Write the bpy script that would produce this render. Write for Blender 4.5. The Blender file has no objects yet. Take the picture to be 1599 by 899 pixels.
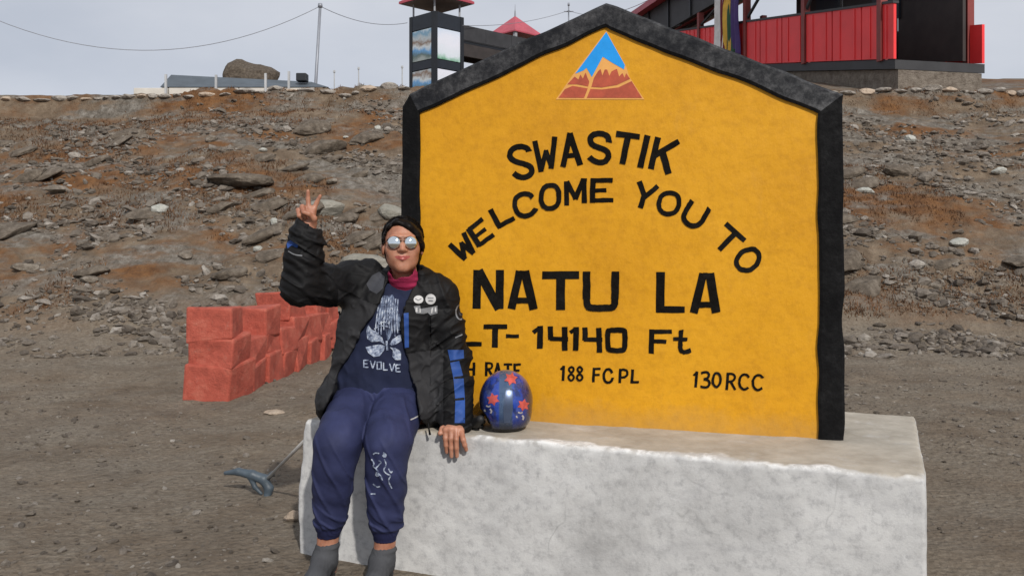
import bpy, bmesh, math, random
import numpy as np
from mathutils import Vector, Matrix
from mathutils.bvhtree import BVHTree
from mathutils.geometry import delaunay_2d_cdt

random.seed(7)
RNG = np.random.default_rng(11)
R = math.radians
S = bpy.context.scene
COL = S.collection

# ------------------------------------------------------------------ camera
FPX, CXP, HYP, EYE = 1400.0, 799.5, 375.0, 1.30      # focal length in px, principal column, horizon row, eye height
cam_d = bpy.data.cameras.new('camera')
cam = bpy.data.objects.new('camera', cam_d)
COL.objects.link(cam)
cam.location = (0, 0, EYE)
cam.rotation_euler = (R(90), 0, 0)
cam_d.sensor_width = 36
cam_d.lens = FPX / 1599 * 36
cam_d.shift_y = -(449.5 - HYP) / 1599
cam_d.clip_start = 0.05
cam_d.clip_end = 3000
S.camera = cam

# ------------------------------------------------------------------ sky and sun
SUN_EL, SUN_AZ = 37.0, 18.0        # azimuth: degrees to the right of straight behind the camera
world = bpy.data.worlds.new('World')
S.world = world
world.use_nodes = True
nt = world.node_tree
for n in list(nt.nodes):
    nt.nodes.remove(n)
wo = nt.nodes.new('ShaderNodeOutputWorld')
bg = nt.nodes.new('ShaderNodeBackground')
sky = nt.nodes.new('ShaderNodeTexSky')
sky.sky_type = 'NISHITA'
sky.sun_disc = False
sky.sun_elevation = R(SUN_EL)
sky.sun_rotation = R(180 - SUN_AZ)
sky.altitude = 4300
sky.dust_density = 2.0
bg.inputs['Strength'].default_value = 0.10
tc = nt.nodes.new('ShaderNodeTexCoord')
mp = nt.nodes.new('ShaderNodeMapping')
mp.inputs['Scale'].default_value = (2.2, 2.2, 5.0)
cn = nt.nodes.new('ShaderNodeTexNoise')
cn.inputs['Scale'].default_value = 1.6
cn.inputs['Detail'].default_value = 6
cn.inputs['Roughness'].default_value = 0.5
cr = nt.nodes.new('ShaderNodeValToRGB')
cr.color_ramp.elements[0].position = 0.30
cr.color_ramp.elements[0].color = (5.35, 5.7, 6.4, 1)
cr.color_ramp.elements[1].position = 0.72
cr.color_ramp.elements[1].color = (7.0, 7.2, 7.7, 1)
mx = nt.nodes.new('ShaderNodeMix')
mx.data_type = 'RGBA'
mx.inputs[0].default_value = 0.90
nt.links.new(tc.outputs['Generated'], mp.inputs['Vector'])
nt.links.new(mp.outputs['Vector'], cn.inputs['Vector'])
nt.links.new(cn.outputs['Fac'], cr.inputs['Fac'])
nt.links.new(sky.outputs['Color'], mx.inputs[6])
nt.links.new(cr.outputs['Color'], mx.inputs[7])
nt.links.new(mx.outputs[2], bg.inputs['Color'])
nt.links.new(bg.outputs['Background'], wo.inputs['Surface'])

sun_d = bpy.data.lights.new('sun', 'SUN')
sun_d.energy = 3.3
sun_d.angle = R(1.5)
sun_d.color = (1.0, 0.95, 0.88)
sun = bpy.data.objects.new('sun', sun_d)
COL.objects.link(sun)
sun.location = (6, -6, 12)
_sv = Vector((math.sin(R(SUN_AZ)) * math.cos(R(SUN_EL)), -math.cos(R(SUN_AZ)) * math.cos(R(SUN_EL)), math.sin(R(SUN_EL))))
sun.rotation_euler = _sv.to_track_quat('Z', 'Y').to_euler()

S.view_settings.view_transform = 'Standard'
S.view_settings.look = 'None'
S.view_settings.exposure = 0.0
S.view_settings.gamma = 1.0
S.view_settings.use_curve_mapping = False
S.render.engine = 'CYCLES'


# ------------------------------------------------------------------ helpers
def W(px, py, Y):
    """point at depth Y on the ray through a pixel of the photograph"""
    return Vector(((px - CXP) / FPX * Y, Y, EYE - (py - HYP) / FPX * Y))


def PX(p):
    return ((p[0] / p[1]) * FPX + CXP, HYP + (EYE - p[2]) / p[1] * FPX)


def tag(o, label=None, cat=None, group=None, kind=None):
    if label: o['label'] = label
    if cat: o['category'] = cat
    if group: o['group'] = group
    if kind: o['kind'] = kind
    return o


def link(name, me, mat=None, parent=None, smooth=False):
    o = bpy.data.objects.new(name, me)
    COL.objects.link(o)
    if mat is not None:
        for m in (mat if isinstance(mat, (list, tuple)) else [mat]):
            me.materials.append(m)
    if smooth:
        me.polygons.foreach_set('use_smooth', [True] * len(me.polygons))
    if parent is not None:
        o.parent = parent
        o.matrix_parent_inverse = Matrix.Translation(-Vector(parent.location)) if parent.type == 'EMPTY' else Matrix.Identity(4)
    return o


def empty(name, loc):
    o = bpy.data.objects.new(name, None)
    o.location = loc
    o.empty_display_size = 0.1
    COL.objects.link(o)
    return o


class MB:
    def __init__(s):
        s.v, s.f, s.mi = [], [], []

    def add(s, vs, fs, mi=0):
        b = len(s.v)
        s.v += [tuple(v) for v in vs]
        s.f += [tuple(i + b for i in f) for f in fs]
        s.mi += [mi] * len(fs)
        return s

    def hexa(s, p, mi=0):
        """8 corners: bottom ring 0-3, top ring 4-7"""
        return s.add(p, [(3, 2, 1, 0), (4, 5, 6, 7), (0, 1, 5, 4), (1, 2, 6, 5), (2, 3, 7, 6), (3, 0, 4, 7)], mi)

    def box(s, c, sz, rz=0.0, mi=0):
        ca, sa = math.cos(rz), math.sin(rz)
        vs = []
        for dz in (-.5, .5):
            for dx, dy in ((-.5, -.5), (.5, -.5), (.5, .5), (-.5, .5)):
                x, y = dx * sz[0], dy * sz[1]
                vs.append((c[0] + x * ca - y * sa, c[1] + x * sa + y * ca, c[2] + dz * sz[2]))
        return s.hexa(vs, mi)

    def tube(s, p, q, r0, r1=None, n=10, mi=0):
        p, q = Vector(p), Vector(q)
        r1 = r0 if r1 is None else r1
        d = (q - p).normalized()
        a = d.orthogonal().normalized()
        b = d.cross(a)
        vs = []
        for c, r in ((p, r0), (q, r1)):
            for i in range(n):
                t = 2 * math.pi * i / n
                vs.append(c + (a * math.cos(t) + b * math.sin(t)) * r)
        fs = [(i, (i + 1) % n, n + (i + 1) % n, n + i) for i in range(n)]
        fs += [tuple(range(n))[::-1], tuple(range(n, 2 * n))]
        return s.add(vs, fs, mi)

    def path(s, pts, r, n=8, mi=0):
        pts = [Vector(p) for p in pts]
        N = len(pts)
        rr = r if isinstance(r, (list, tuple)) else [r] * N
        d0 = (pts[1] - pts[0]).normalized()
        a = d0.orthogonal().normalized()
        vs = []
        for i, p in enumerate(pts):
            d = (pts[min(i + 1, N - 1)] - pts[max(i - 1, 0)]).normalized()
            a = (a - d * a.dot(d)).normalized()
            b = d.cross(a)
            for k in range(n):
                t = 2 * math.pi * k / n
                vs.append(p + (a * math.cos(t) + b * math.sin(t)) * rr[i])
        fs = []
        for i in range(N - 1):
            for k in range(n):
                fs.append((i * n + k, i * n + (k + 1) % n, (i + 1) * n + (k + 1) % n, (i + 1) * n + k))
        fs += [tuple(range(n))[::-1], tuple(range((N - 1) * n, N * n))]
        return s.add(vs, fs, mi)

    def mesh(s, name='mesh'):
        me = bpy.data.meshes.new(name)
        me.from_pydata(s.v, [], s.f)
        me.update()
        bm = bmesh.new()
        bm.from_mesh(me)
        bmesh.ops.recalc_face_normals(bm, faces=bm.faces)
        bm.to_mesh(me)
        bm.free()
        me.polygons.foreach_set('material_index', s.mi)
        return me

    def build(s, name, mat=None, parent=None, smooth=False, bevel=0.0):
        o = link(name, s.mesh(name), mat, parent, smooth)
        if bevel:
            m = o.modifiers.new('bevel', 'BEVEL')
            m.width = bevel
            m.segments = 2
            m.limit_method = 'ANGLE'
        return o


# ---- noise (numpy value noise)
def _hash(ix, iy, iz, seed):
    h = (ix.astype(np.int64) * 374761393 + iy.astype(np.int64) * 668265263 + iz.astype(np.int64) * 2147483647 + seed * 974711) & 0xFFFFFFFF
    h = ((h ^ (h >> 13)) * 1274126177) & 0xFFFFFFFF
    h = (h ^ (h >> 16)) & 0xFFFFFF
    return h.astype(np.float32) / float(0xFFFFFF)


def vnoise(x, y, z=None, seed=0):
    x = np.asarray(x, np.float32)
    y = np.asarray(y, np.float32)
    z = np.zeros_like(x) if z is None else np.asarray(z, np.float32)
    x0, y0, z0 = np.floor(x), np.floor(y), np.floor(z)
    fx, fy, fz = x - x0, y - y0, z - z0
    fx, fy, fz = (t * t * (3 - 2 * t) for t in (fx, fy, fz))
    out = 0
    for dz in (0, 1):
        wz = fz if dz else 1 - fz
        for dy in (0, 1):
            wy = fy if dy else 1 - fy
            for dx in (0, 1):
                wx = fx if dx else 1 - fx
                out = out + wx * wy * wz * _hash(x0 + dx, y0 + dy, z0 + dz, seed)
    return out * 2 - 1


def fbm(x, y, z=None, octv=4, seed=0, gain=.5):
    a, s, t = 1.0, 0, 0
    f = 1.0
    for o in range(octv):
        s = s + a * vnoise(np.asarray(x) * f, np.asarray(y) * f, None if z is None else np.asarray(z) * f, seed + o * 17)
        t += a
        a *= gain
        f *= 2.03
    return s / t


def sstep(a, b, x):
    t = np.clip((x - a) / (b - a), 0, 1)
    return t * t * (3 - 2 * t)


# ---- signed-distance modelling: one continuous surface out of blended forms
class SDF:
    def __init__(s, lo, hi, vox):
        s.lo = np.array(lo, np.float32)
        s.vox = vox
        s.n = np.ceil((np.array(hi) - np.array(lo)) / vox).astype(int) + 1
        s.d = np.full(s.n, 1e2, np.float32)

    def _sub(s, lo, hi):
        a = np.clip(np.floor((np.array(lo) - s.lo) / s.vox).astype(int), 0, s.n)
        b = np.clip(np.ceil((np.array(hi) - s.lo) / s.vox).astype(int) + 1, 0, s.n)
        sl = tuple(slice(i, j) for i, j in zip(a, b))
        ax = [s.lo[k] + s.vox * np.arange(a[k], b[k], dtype=np.float32) for k in range(3)]
        return sl, np.meshgrid(*ax, indexing='ij', sparse=True)

    def _mix(s, sl, d, k, op):
        cur = s.d[sl]
        if cur.size == 0:
            return
        if op == 'sub':
            d = -d
            h = np.clip(.5 - .5 * (cur - d) / k, 0, 1)
            s.d[sl] = cur * (1 - h) + d * h + k * h * (1 - h)
        else:
            h = np.clip(.5 + .5 * (cur - d) / k, 0, 1)
            s.d[sl] = cur * (1 - h) + d * h - k * h * (1 - h)

    def cap(s, a, b, r0, r1=None, k=.01, op='add'):
        r1 = r0 if r1 is None else r1
        a, b = np.array(a, np.float32), np.array(b, np.float32)
        pad = max(r0, r1) + k + 4 * s.vox
        sl, (x, y, z) = s._sub(np.minimum(a, b) - pad, np.maximum(a, b) + pad)
        ab = b - a
        L = float(ab @ ab) + 1e-9
        t = np.clip(((x - a[0]) * ab[0] + (y - a[1]) * ab[1] + (z - a[2]) * ab[2]) / L, 0, 1)
        d = np.sqrt((x - a[0] - t * ab[0]) ** 2 + (y - a[1] - t * ab[1]) ** 2 + (z - a[2] - t * ab[2]) ** 2) - (r0 + (r1 - r0) * t)
        s._mix(sl, d, k, op)
        return s

    def chain(s, pts, rs, k=.01, op='add'):
        for i in range(len(pts) - 1):
            s.cap(pts[i], pts[i + 1], rs[i], rs[i + 1], k, op)
        return s

    def ell(s, c, r, k=.01, rot=None, op='add'):
        c = np.array(c, np.float32)
        r = np.array(r, np.float32)
        pad = float(r.max()) + k + 4 * s.vox
        sl, (x, y, z) = s._sub(c - pad, c + pad)
        x, y, z = x - c[0], y - c[1], z - c[2]
        if rot is not None:
            m = rot.transposed()
            x, y, z = (m[i][0] * x + m[i][1] * y + m[i][2] * z for i in range(3))
        q = np.sqrt((x / r[0]) ** 2 + (y / r[1]) ** 2 + (z / r[2]) ** 2)
        g = np.sqrt((x / r[0] ** 2) ** 2 + (y / r[1] ** 2) ** 2 + (z / r[2] ** 2) ** 2) + 1e-6
        d = q * (q - 1) / g
        s._mix(sl, d, k, op)
        return s

    def fn(s, f, lo, hi, k=.01, op='add'):
        sl, (x, y, z) = s._sub(lo, hi)
        s._mix(sl, f(x, y, z).astype(np.float32), k, op)
        return s

    def displace(s, f, band=.03):
        ii = np.nonzero(np.abs(s.d) < band)
        p = [s.lo[k] + s.vox * ii[k].astype(np.float32) for k in range(3)]
        s.d[ii] += f(*p).astype(np.float32)
        return s

    def arrays(s):
        d = s.d
        sg = d < 0
        c = [(i, j, k) for i in (0, 1) for j in (0, 1) for k in (0, 1)]
        nx, ny, nz = d.shape
        cnt = np.zeros((nx - 1, ny - 1, nz - 1), np.uint8)
        for i, j, k in c:
            cnt += sg[i:nx - 1 + i, j:ny - 1 + j, k:nz - 1 + k]
        act = np.nonzero((cnt > 0) & (cnt < 8))
        idx = np.full(cnt.shape, -1, np.int32)
        N = len(act[0])
        idx[act] = np.arange(N)
        val = np.stack([d[act[0] + i, act[1] + j, act[2] + k] for i, j, k in c], 1)
        acc = np.zeros((N, 3), np.float32)
        w = np.zeros(N, np.float32)
        ca = np.array(c, np.float32)
        for a in range(8):
            for b in range(a + 1, 8):
                if np.abs(ca[a] - ca[b]).sum() != 1:
                    continue
                va, vb = val[:, a], val[:, b]
                m = (va < 0) != (vb < 0)
                t = np.where(m, va / np.where(m, va - vb, 1), 0)
                pt = ca[a] + t[:, None] * (ca[b] - ca[a])
                acc += pt * m[:, None]
                w += m
        v = (np.stack(act, 1) + acc / w[:, None]) * s.vox + s.lo
        quads = []
        for ax in range(3):
            sh = [slice(1, -1)] * 3
            s0, s1 = list(sh), list(sh)
            s0[ax] = slice(0, -1)
            s1[ax] = slice(1, None)
            A, B = sg[tuple(s0)], sg[tuple(s1)]
            e = np.nonzero(A != B)
            flip = A[e]
            base = [e[0] + 1, e[1] + 1, e[2] + 1]
            base[ax] = e[ax]
            u, w_ = [(1, 2), (2, 0), (0, 1)][ax]
            ring = []
            for du, dw in ((-1, -1), (0, -1), (0, 0), (-1, 0)):
                q = [b.copy() for b in base]
                q[u] = q[u] + du
                q[w_] = q[w_] + dw
                ring.append(idx[tuple(q)])
            q = np.stack(ring, 1)
            q[~flip] = q[~flip][:, ::-1]
            quads.append(q)
        q = np.concatenate(quads)
        return v, q[(q >= 0).all(1)]

    def mesh(s, name, matfn=None):
        v, q = s.arrays()
        me = np_mesh(name, v, q)
        if matfn is not None:
            c = v[q].mean(1)
            me.polygons.foreach_set('material_index', matfn(c[:, 0], c[:, 1], c[:, 2]).astype(np.int32))
        return me


def np_mesh(name, v, q, smooth=True):
    me = bpy.data.meshes.new(name)
    k = q.shape[1]
    me.vertices.add(len(v))
    me.vertices.foreach_set('co', np.ascontiguousarray(v, np.float32).ravel())
    me.loops.add(q.size)
    me.loops.foreach_set('vertex_index', np.ascontiguousarray(q, np.int32).ravel())
    me.polygons.add(len(q))
    me.polygons.foreach_set('loop_start', np.arange(0, q.size, k, dtype=np.int32))
    me.polygons.foreach_set('use_smooth', np.full(len(q), smooth))
    me.update(calc_edges=True)
    return me


def bvh_of(me):
    n = len(me.vertices)
    v = np.empty(n * 3, np.float32)
    me.vertices.foreach_get('co', v)
    return BVHTree.FromPolygons([tuple(p) for p in v.reshape(-1, 3)], [tuple(p.vertices) for p in me.polygons])


# ---- materials
def new_mat(name):
    m = bpy.data.materials.new(name)
    m.use_nodes = True
    return m, m.node_tree, m.node_tree.nodes['Principled BSDF']


def _noise(t, coord, scale, detail=5, rough=.6, stretch=None):
    n = t.nodes.new('ShaderNodeTexNoise')
    n.inputs['Scale'].default_value = scale
    n.inputs['Detail'].default_value = detail
    n.inputs['Roughness'].default_value = rough
    if stretch:
        m = t.nodes.new('ShaderNodeMapping')
        m.inputs['Scale'].default_value = stretch[:3]
        if len(stretch) > 3:
            m.inputs['Rotation'].default_value = stretch[3:6]
        t.links.new(coord, m.inputs['Vector'])
        t.links.new(m.outputs['Vector'], n.inputs['Vector'])
    else:
        t.links.new(coord, n.inputs['Vector'])
    return n.outputs['Fac']


def _ramp(t, fac, stops):
    r = t.nodes.new('ShaderNodeValToRGB')
    e = r.color_ramp.elements
    while len(e) < len(stops):
        e.new(.5)
    for el, (p, c) in zip(e, stops):
        el.position = p
        el.color = (*c, 1) if len(c) == 3 else c
    t.links.new(fac, r.inputs['Fac'])
    return r.outputs['Color']


def _mixc(t, fac, a, b, mode='MIX'):
    m = t.nodes.new('ShaderNodeMix')
    m.data_type = 'RGBA'
    m.blend_type = mode
    for sock, val in ((m.inputs[0], fac), (m.inputs[6], a), (m.inputs[7], b)):
        if hasattr(val, 'is_linked'):
            t.links.new(val, sock)
        elif isinstance(val, (int, float)):
            sock.default_value = val
        else:
            sock.default_value = (*val, 1)
    return m.outputs[2]


def _math(t, op, a, b=0.0, c=None):
    m = t.nodes.new('ShaderNodeMath')
    m.operation = op
    for i, val in enumerate((a, b) if c is None else (a, b, c)):
        if hasattr(val, 'is_linked'):
            t.links.new(val, m.inputs[i])
        else:
            m.inputs[i].default_value = val
    return m.outputs[0]


def _bump(t, b, height, strength=.3, dist=.01, prev=None):
    n = t.nodes.new('ShaderNodeBump')
    n.inputs['Strength'].default_value = strength
    n.inputs['Distance'].default_value = dist
    t.links.new(height, n.inputs['Height'])
    if prev is not None:
        t.links.new(prev, n.inputs['Normal'])
    t.links.new(n.outputs['Normal'], b.inputs['Normal'])
    return n.outputs['Normal']


def _coord(t, kind='Object'):
    n = t.nodes.new('ShaderNodeTexCoord')
    return n.outputs[kind]


def simple(name, col, rough=.6, var=.15, scale=8.0, bump=.15, bscale=60.0, dist=.004, metal=0.0, spec=None, sheen=0.0):
    m, t, b = new_mat(name)
    co = _coord(t)
    lo = tuple(c * (1 - var) for c in col)
    hi = tuple(min(1, c * (1 + var)) for c in col)
    t.links.new(_ramp(t, _noise(t, co, scale), [(.3, lo), (.7, hi)]), b.inputs['Base Color'])
    b.inputs['Roughness'].default_value = rough
    b.inputs['Metallic'].default_value = metal
    if spec is not None:
        b.inputs['Specular IOR Level'].default_value = spec
    if sheen:
        b.inputs['Sheen Weight'].default_value = sheen
    if bump:
        _bump(t, b, _noise(t, co, bscale, 4), bump, dist)
    return m


M = {}


def build_materials():
    # --- ground / hillside
    m, t, b = new_mat('hill_soil')
    co = _coord(t)
    big = _noise(t, co, .55, 5, .6)
    soil = _ramp(t, _noise(t, co, 3.5, 8, .7), [(.25, (.068, .047, .031)), (.5, (.150, .111, .077)), (.75, (.265, .208, .15))])
    rust = _ramp(t, _noise(t, co, 5.0, 6, .7), [(.3, (.075, .036, .018)), (.7, (.22, .108, .044))])
    grey = _ramp(t, _noise(t, co, 9.0, 8, .75), [(.30, (.050, .044, .038)), (.5, (.150, .135, .115)), (.75, (.34, .32, .29))])
    streak = _noise(t, co, 1.1, 7, .65, (.55, 1.5, 2.4, .5, .3, .35))
    rmask = _ramp(t, _noise(t, co, .8, 6, .65, (.6, 1.2, 1.2)), [(.46, (0, 0, 0)), (.58, (1, 1, 1))])
    gmask = _ramp(t, streak, [(.48, (0, 0, 0)), (.58, (1, 1, 1))])
    geo = t.nodes.new('ShaderNodeNewGeometry')
    sep = t.nodes.new('ShaderNodeSeparateXYZ')
    t.links.new(geo.outputs['Position'], sep.inputs[0])
    up = t.nodes.new('ShaderNodeMapRange')
    up.inputs['From Min'].default_value = .15
    up.inputs['From Max'].default_value = .9
    t.links.new(sep.outputs['Z'], up.inputs['Value'])
    gravel = _ramp(t, _noise(t, co, 22, 10, .8), [(.30, (.085, .068, .050)), (.5, (.20, .168, .130)), (.72, (.34, .30, .245))])
    patch = _ramp(t, _noise(t, co, 1.4, 6, .65), [(.38, (.25, .25, .25)), (.62, (.95, .95, .95))])
    lvl = _math(t, 'MULTIPLY', _math(t, 'SUBTRACT', 1.0, up.outputs[0]), patch)
    soil = _mixc(t, lvl, soil, gravel)
    c1 = _mixc(t, _math(t, 'MULTIPLY', rmask, up.outputs[0]), soil, rust)
    c2 = _mixc(t, _math(t, 'MULTIPLY', gmask, _math(t, 'ADD', _math(t, 'MULTIPLY', up.outputs[0], .75), .15)), c1, grey)
    t.links.new(c2, b.inputs['Base Color'])
    b.inputs['Roughness'].default_value = .95
    b.inputs['Specular IOR Level'].default_value = .2
    n1 = _bump(t, b, _noise(t, co, 14, 10, .75), .7, .05)
    v = t.nodes.new('ShaderNodeTexVoronoi')
    v.inputs['Scale'].default_value = 34
    t.links.new(co, v.inputs['Vector'])
    _bump(t, b, v.outputs['Distance'], .5, .02, n1)
    M['soil'] = m

    def rock(name, cols, sc=7):
        m, t, b = new_mat(name)
        co = _coord(t)
        oi = t.nodes.new('ShaderNodeNewGeometry')
        c = _ramp(t, _noise(t, co, sc, 8, .7), cols)
        v = _ramp(t, oi.outputs['Random Per Island'], [(0, (.36, .32, .28)), (.55, (.68, .62, .55)), (.88, (.98, .94, .89)), (1, (1.35, 1.33, 1.29))])
        t.links.new(_mixc(t, 1.0, c, v, 'MULTIPLY'), b.inputs['Base Color'])
        b.inputs['Roughness'].default_value = .92
        n1 = _bump(t, b, _noise(t, co, 11, 10, .75, (1, 1, 2.2)), .9, .06)
        _bump(t, b, _noise(t, co, 40, 8, .7), .5, .01, n1)
        return m
    M['rubble'] = rock('rubble_stone', [(.3, (.14, .12, .10)), (.5, (.27, .245, .22)), (.75, (.42, .40, .37))])
    M['rock'] = rock('grey_rock', [(.3, (.065, .054, .042)), (.5, (.17, .145, .118)), (.75, (.35, .32, .28))], 9)
    M['pale_rock'] = rock('pale_rock', [(.3, (.26, .27, .245)), (.5, (.40, .41, .385)), (.75, (.52, .52, .49))], 5)
    M['tan_rock'] = rock('tan_rock', [(.3, (.26, .20, .15)), (.5, (.40, .32, .25)), (.75, (.52, .44, .36))], 9)
    M['grass'] = simple('dry_grass', (.13, .062, .026), .9, .45, 2.0, 0)

    # --- red painted stone
    m, t, b = new_mat('red_painted_stone')
    co = _coord(t)
    c = _ramp(t, _noise(t, co, 6, 8, .7), [(.25, (.22, .042, .026)), (.5, (.41, .080, .050)), (.8, (.52, .17, .115))])
    wear = _ramp(t, _noise(t, co, 16, 8, .75), [(.60, (0, 0, 0)), (.75, (1, 1, 1))])
    t.links.new(_mixc(t, _math(t, 'MULTIPLY', wear, .6), c, (.36, .24, .19)), b.inputs['Base Color'])
    b.inputs['Roughness'].default_value = .8
    n1 = _bump(t, b, _noise(t, co, 10, 10, .75), .65, .04)
    _bump(t, b, _noise(t, co, 60, 6, .7), .4, .01, n1)
    M['red_stone'] = m

    # --- plinth
    m, t, b = new_mat('whitewashed_concrete')
    co = _coord(t)
    base = _ramp(t, _noise(t, co, 3.2, 9, .62), [(.28, (.44, .44, .438)), (.48, (.545, .545, .54)), (.70, (.62, .62, .612))])
    fine = _ramp(t, _noise(t, co, 26, 9, .72), [(.32, (.66, .66, .67)), (.50, (.98, .98, .98)), (.75, (1.06, 1.06, 1.05))])
    c = _mixc(t, 1.0, base, fine, 'MULTIPLY')
    smear = _ramp(t, _noise(t, co, 7.0, 8, .7, (.45, 1.0, 1.5, 0, .55, 0)), [(.53, (0, 0, 0)), (.68, (1, 1, 1))])
    c = _mixc(t, _math(t, 'MULTIPLY', smear, .55), c, (.42, .42, .425))
    grime = _ramp(t, _noise(t, co, 1.3, 7, .65), [(.52, (0, 0, 0)), (.70, (1, 1, 1))])
    c = _mixc(t, _math(t, 'MULTIPLY', _math(t, 'MULTIPLY', grime, _noise(t, co, 34, 6, .75)), .9), c, (.27, .265, .26))
    crk = t.nodes.new('ShaderNodeTexVoronoi')
    crk.feature = 'DISTANCE_TO_EDGE'
    crk.inputs['Scale'].default_value = 1.7
    wv = t.nodes.new('ShaderNodeMix')
    wv.data_type = 'RGBA'
    wv.inputs[0].default_value = .12
    t.links.new(co, wv.inputs[6])
    nz = t.nodes.new('ShaderNodeTexNoise')
    nz.inputs['Scale'].default_value = 6
    t.links.new(co, nz.inputs['Vector'])
    t.links.new(nz.outputs['Color'], wv.inputs[7])
    t.links.new(wv.outputs[2], crk.inputs['Vector'])
    ck = _ramp(t, crk.outputs['Distance'], [(.0, (1, 1, 1)), (.006, (0, 0, 0))])
    ckm = _ramp(t, _noise(t, co, 2.2, 3, .5), [(.52, (0, 0, 0)), (.6, (1, 1, 1))])
    c = _mixc(t, _math(t, 'MULTIPLY', _math(t, 'MULTIPLY', ck, ckm), .45), c, (.22, .22, .22))
    pits = _ramp(t, _noise(t, co, 17, 7, .8), [(.655, (0, 0, 0)), (.70, (1, 1, 1))])
    pmask = _ramp(t, _noise(t, co, 1.7, 3, .5), [(.5, (0, 0, 0)), (.62, (1, 1, 1))])
    c = _mixc(t, _math(t, 'MULTIPLY', _math(t, 'MULTIPLY', pits, pmask), .75), c, (.13, .13, .13))
    sp = t.nodes.new('ShaderNodeSeparateXYZ')
    t.links.new(co, sp.inputs[0])
    # dusty bare cement on the top, spilled white lime along the front edge (local x along, y back, z up)
    wob = _noise(t, co, 9, 6, .7)
    wob2 = _noise(t, co, 3.0, 4, .6)
    ztop = _math(t, 'ADD', sp.outputs['Z'], _math(t, 'MULTIPLY', _math(t, 'SUBTRACT', wob, .5), .05))
    top = _ramp(t, _math(t, 'MULTIPLY_ADD', _math(t, 'SUBTRACT', ztop, .543), 60.0, .5), [(.0, (0, 0, 0)), (1, (1, 1, 1))])
    ycl = _math(t, 'SUBTRACT', sp.outputs['Y'], _math(t, 'MULTIPLY_ADD', wob2, .30, -.115))
    back = _ramp(t, _math(t, 'MULTIPLY_ADD', ycl, 50.0, .5), [(0, (0, 0, 0)), (1, (1, 1, 1))])
    dirt = _ramp(t, _noise(t, co, 8, 8, .7), [(.3, (.30, .265, .215)), (.7, (.47, .43, .365))])
    lime = _ramp(t, _noise(t, co, 11, 6, .7), [(.44, (.46, .45, .43)), (.54, (.70, .70, .69))])
    c = _mixc(t, top, c, _mixc(t, back, lime, dirt))
    t.links.new(c, b.inputs['Base Color'])
    b.inputs['Roughness'].default_value = .85
    n1 = _bump(t, b, _noise(t, co, 6, 8, .65), .10, .03)
    _bump(t, b, _noise(t, co, 70, 8, .75), .40, .005, n1)
    M['concrete'] = m

    # --- painted sign
    m, t, b = new_mat('yellow_painted_plaster')
    co = _coord(t)
    c = _ramp(t, _noise(t, co, 2.0, 8, .6), [(.3, (.59, .268, .005)), (.5, (.65, .305, .006)), (.72, (.70, .340, .010))])
    c = _mixc(t, 1.0, c, _ramp(t, _noise(t, co, 30, 8, .7), [(.3, (.84, .82, .8)), (.55, (1, 1, 1))]), 'MULTIPLY')
    st = _ramp(t, _noise(t, co, 4.5, 8, .7, (1.0, 1.0, .35)), [(.60, (0, 0, 0)), (.74, (1, 1, 1))])
    c = _mixc(t, _math(t, 'MULTIPLY', st, .22), c, (.50, .27, .06))
    br = _ramp(t, _noise(t, co, 4, 6, .75, (1.0, 1.0, 9)), [(.35, (.975, .97, .965)), (.6, (1.01, 1.01, 1.01))])
    c = _mixc(t, 1.0, c, br, 'MULTIPLY')
    sz_ = t.nodes.new('ShaderNodeSeparateXYZ')
    t.links.new(co, sz_.inputs[0])
    foot = _ramp(t, _math(t, 'ADD', sz_.outputs['Z'], _math(t, 'MULTIPLY', _noise(t, co, 9, 7, .75), -.22)), [(.44, (1, 1, 1)), (.55, (0, 0, 0))])
    c = _mixc(t, _math(t, 'MULTIPLY', foot, .45), c, (.36, .22, .08))
    sk = _ramp(t, _noise(t, co, 55, 5, .7), [(.71, (0, 0, 0)), (.76, (1, 1, 1))])
    c = _mixc(t, _math(t, 'MULTIPLY', sk, .55), c, (.16, .09, .02))
    t.links.new(c, b.inputs['Base Color'])
    b.inputs['Roughness'].default_value = .55
    b.inputs['Specular IOR Level'].default_value = .35
    n1 = _bump(t, b, _noise(t, co, 7, 6, .6), .28, .02)
    _bump(t, b, _noise(t, co, 90, 6, .7, (1, 1, .35)), .22, .004, n1)
    M['yellow'] = m

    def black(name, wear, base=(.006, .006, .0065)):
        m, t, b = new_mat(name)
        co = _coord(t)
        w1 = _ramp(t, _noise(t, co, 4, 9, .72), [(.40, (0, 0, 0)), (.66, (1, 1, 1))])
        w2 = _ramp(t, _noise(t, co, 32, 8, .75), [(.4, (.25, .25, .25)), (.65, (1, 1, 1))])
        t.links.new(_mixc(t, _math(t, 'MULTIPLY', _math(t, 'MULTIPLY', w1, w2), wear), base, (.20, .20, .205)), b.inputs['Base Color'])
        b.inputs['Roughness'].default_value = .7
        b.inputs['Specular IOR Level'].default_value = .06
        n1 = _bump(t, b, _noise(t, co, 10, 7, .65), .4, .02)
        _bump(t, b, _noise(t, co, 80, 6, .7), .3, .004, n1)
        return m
    M['black_worn'] = black('worn_black_paint', .55, (.017, .018, .021))
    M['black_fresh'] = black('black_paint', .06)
    M['letter'] = black('black_lettering_paint', .05, (.006, .005, .004))
    M['emblem_blue'] = simple('blue_emblem_paint', (.004, .30, .80), .5, .12, 12, .1)
    M['emblem_red'] = simple('red_emblem_paint', (.42, .075, .035), .55, .22, 25, .1)
    M['emblem_edge'] = simple('orange_emblem_edge', (.74, .36, .09), .55, .1, 12, .1)

    # --- buildings
    M['charcoal'] = simple('charcoal_sheet', (.010, .014, .022), .5, .2, 3, .1)
    M['dark_frame'] = simple('dark_frame', (.006, .008, .012), .5, .2, 3, .1)
    M['girder'] = simple('dark_girder', (.030, .030, .033), .6, .25, 2, .1)
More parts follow.
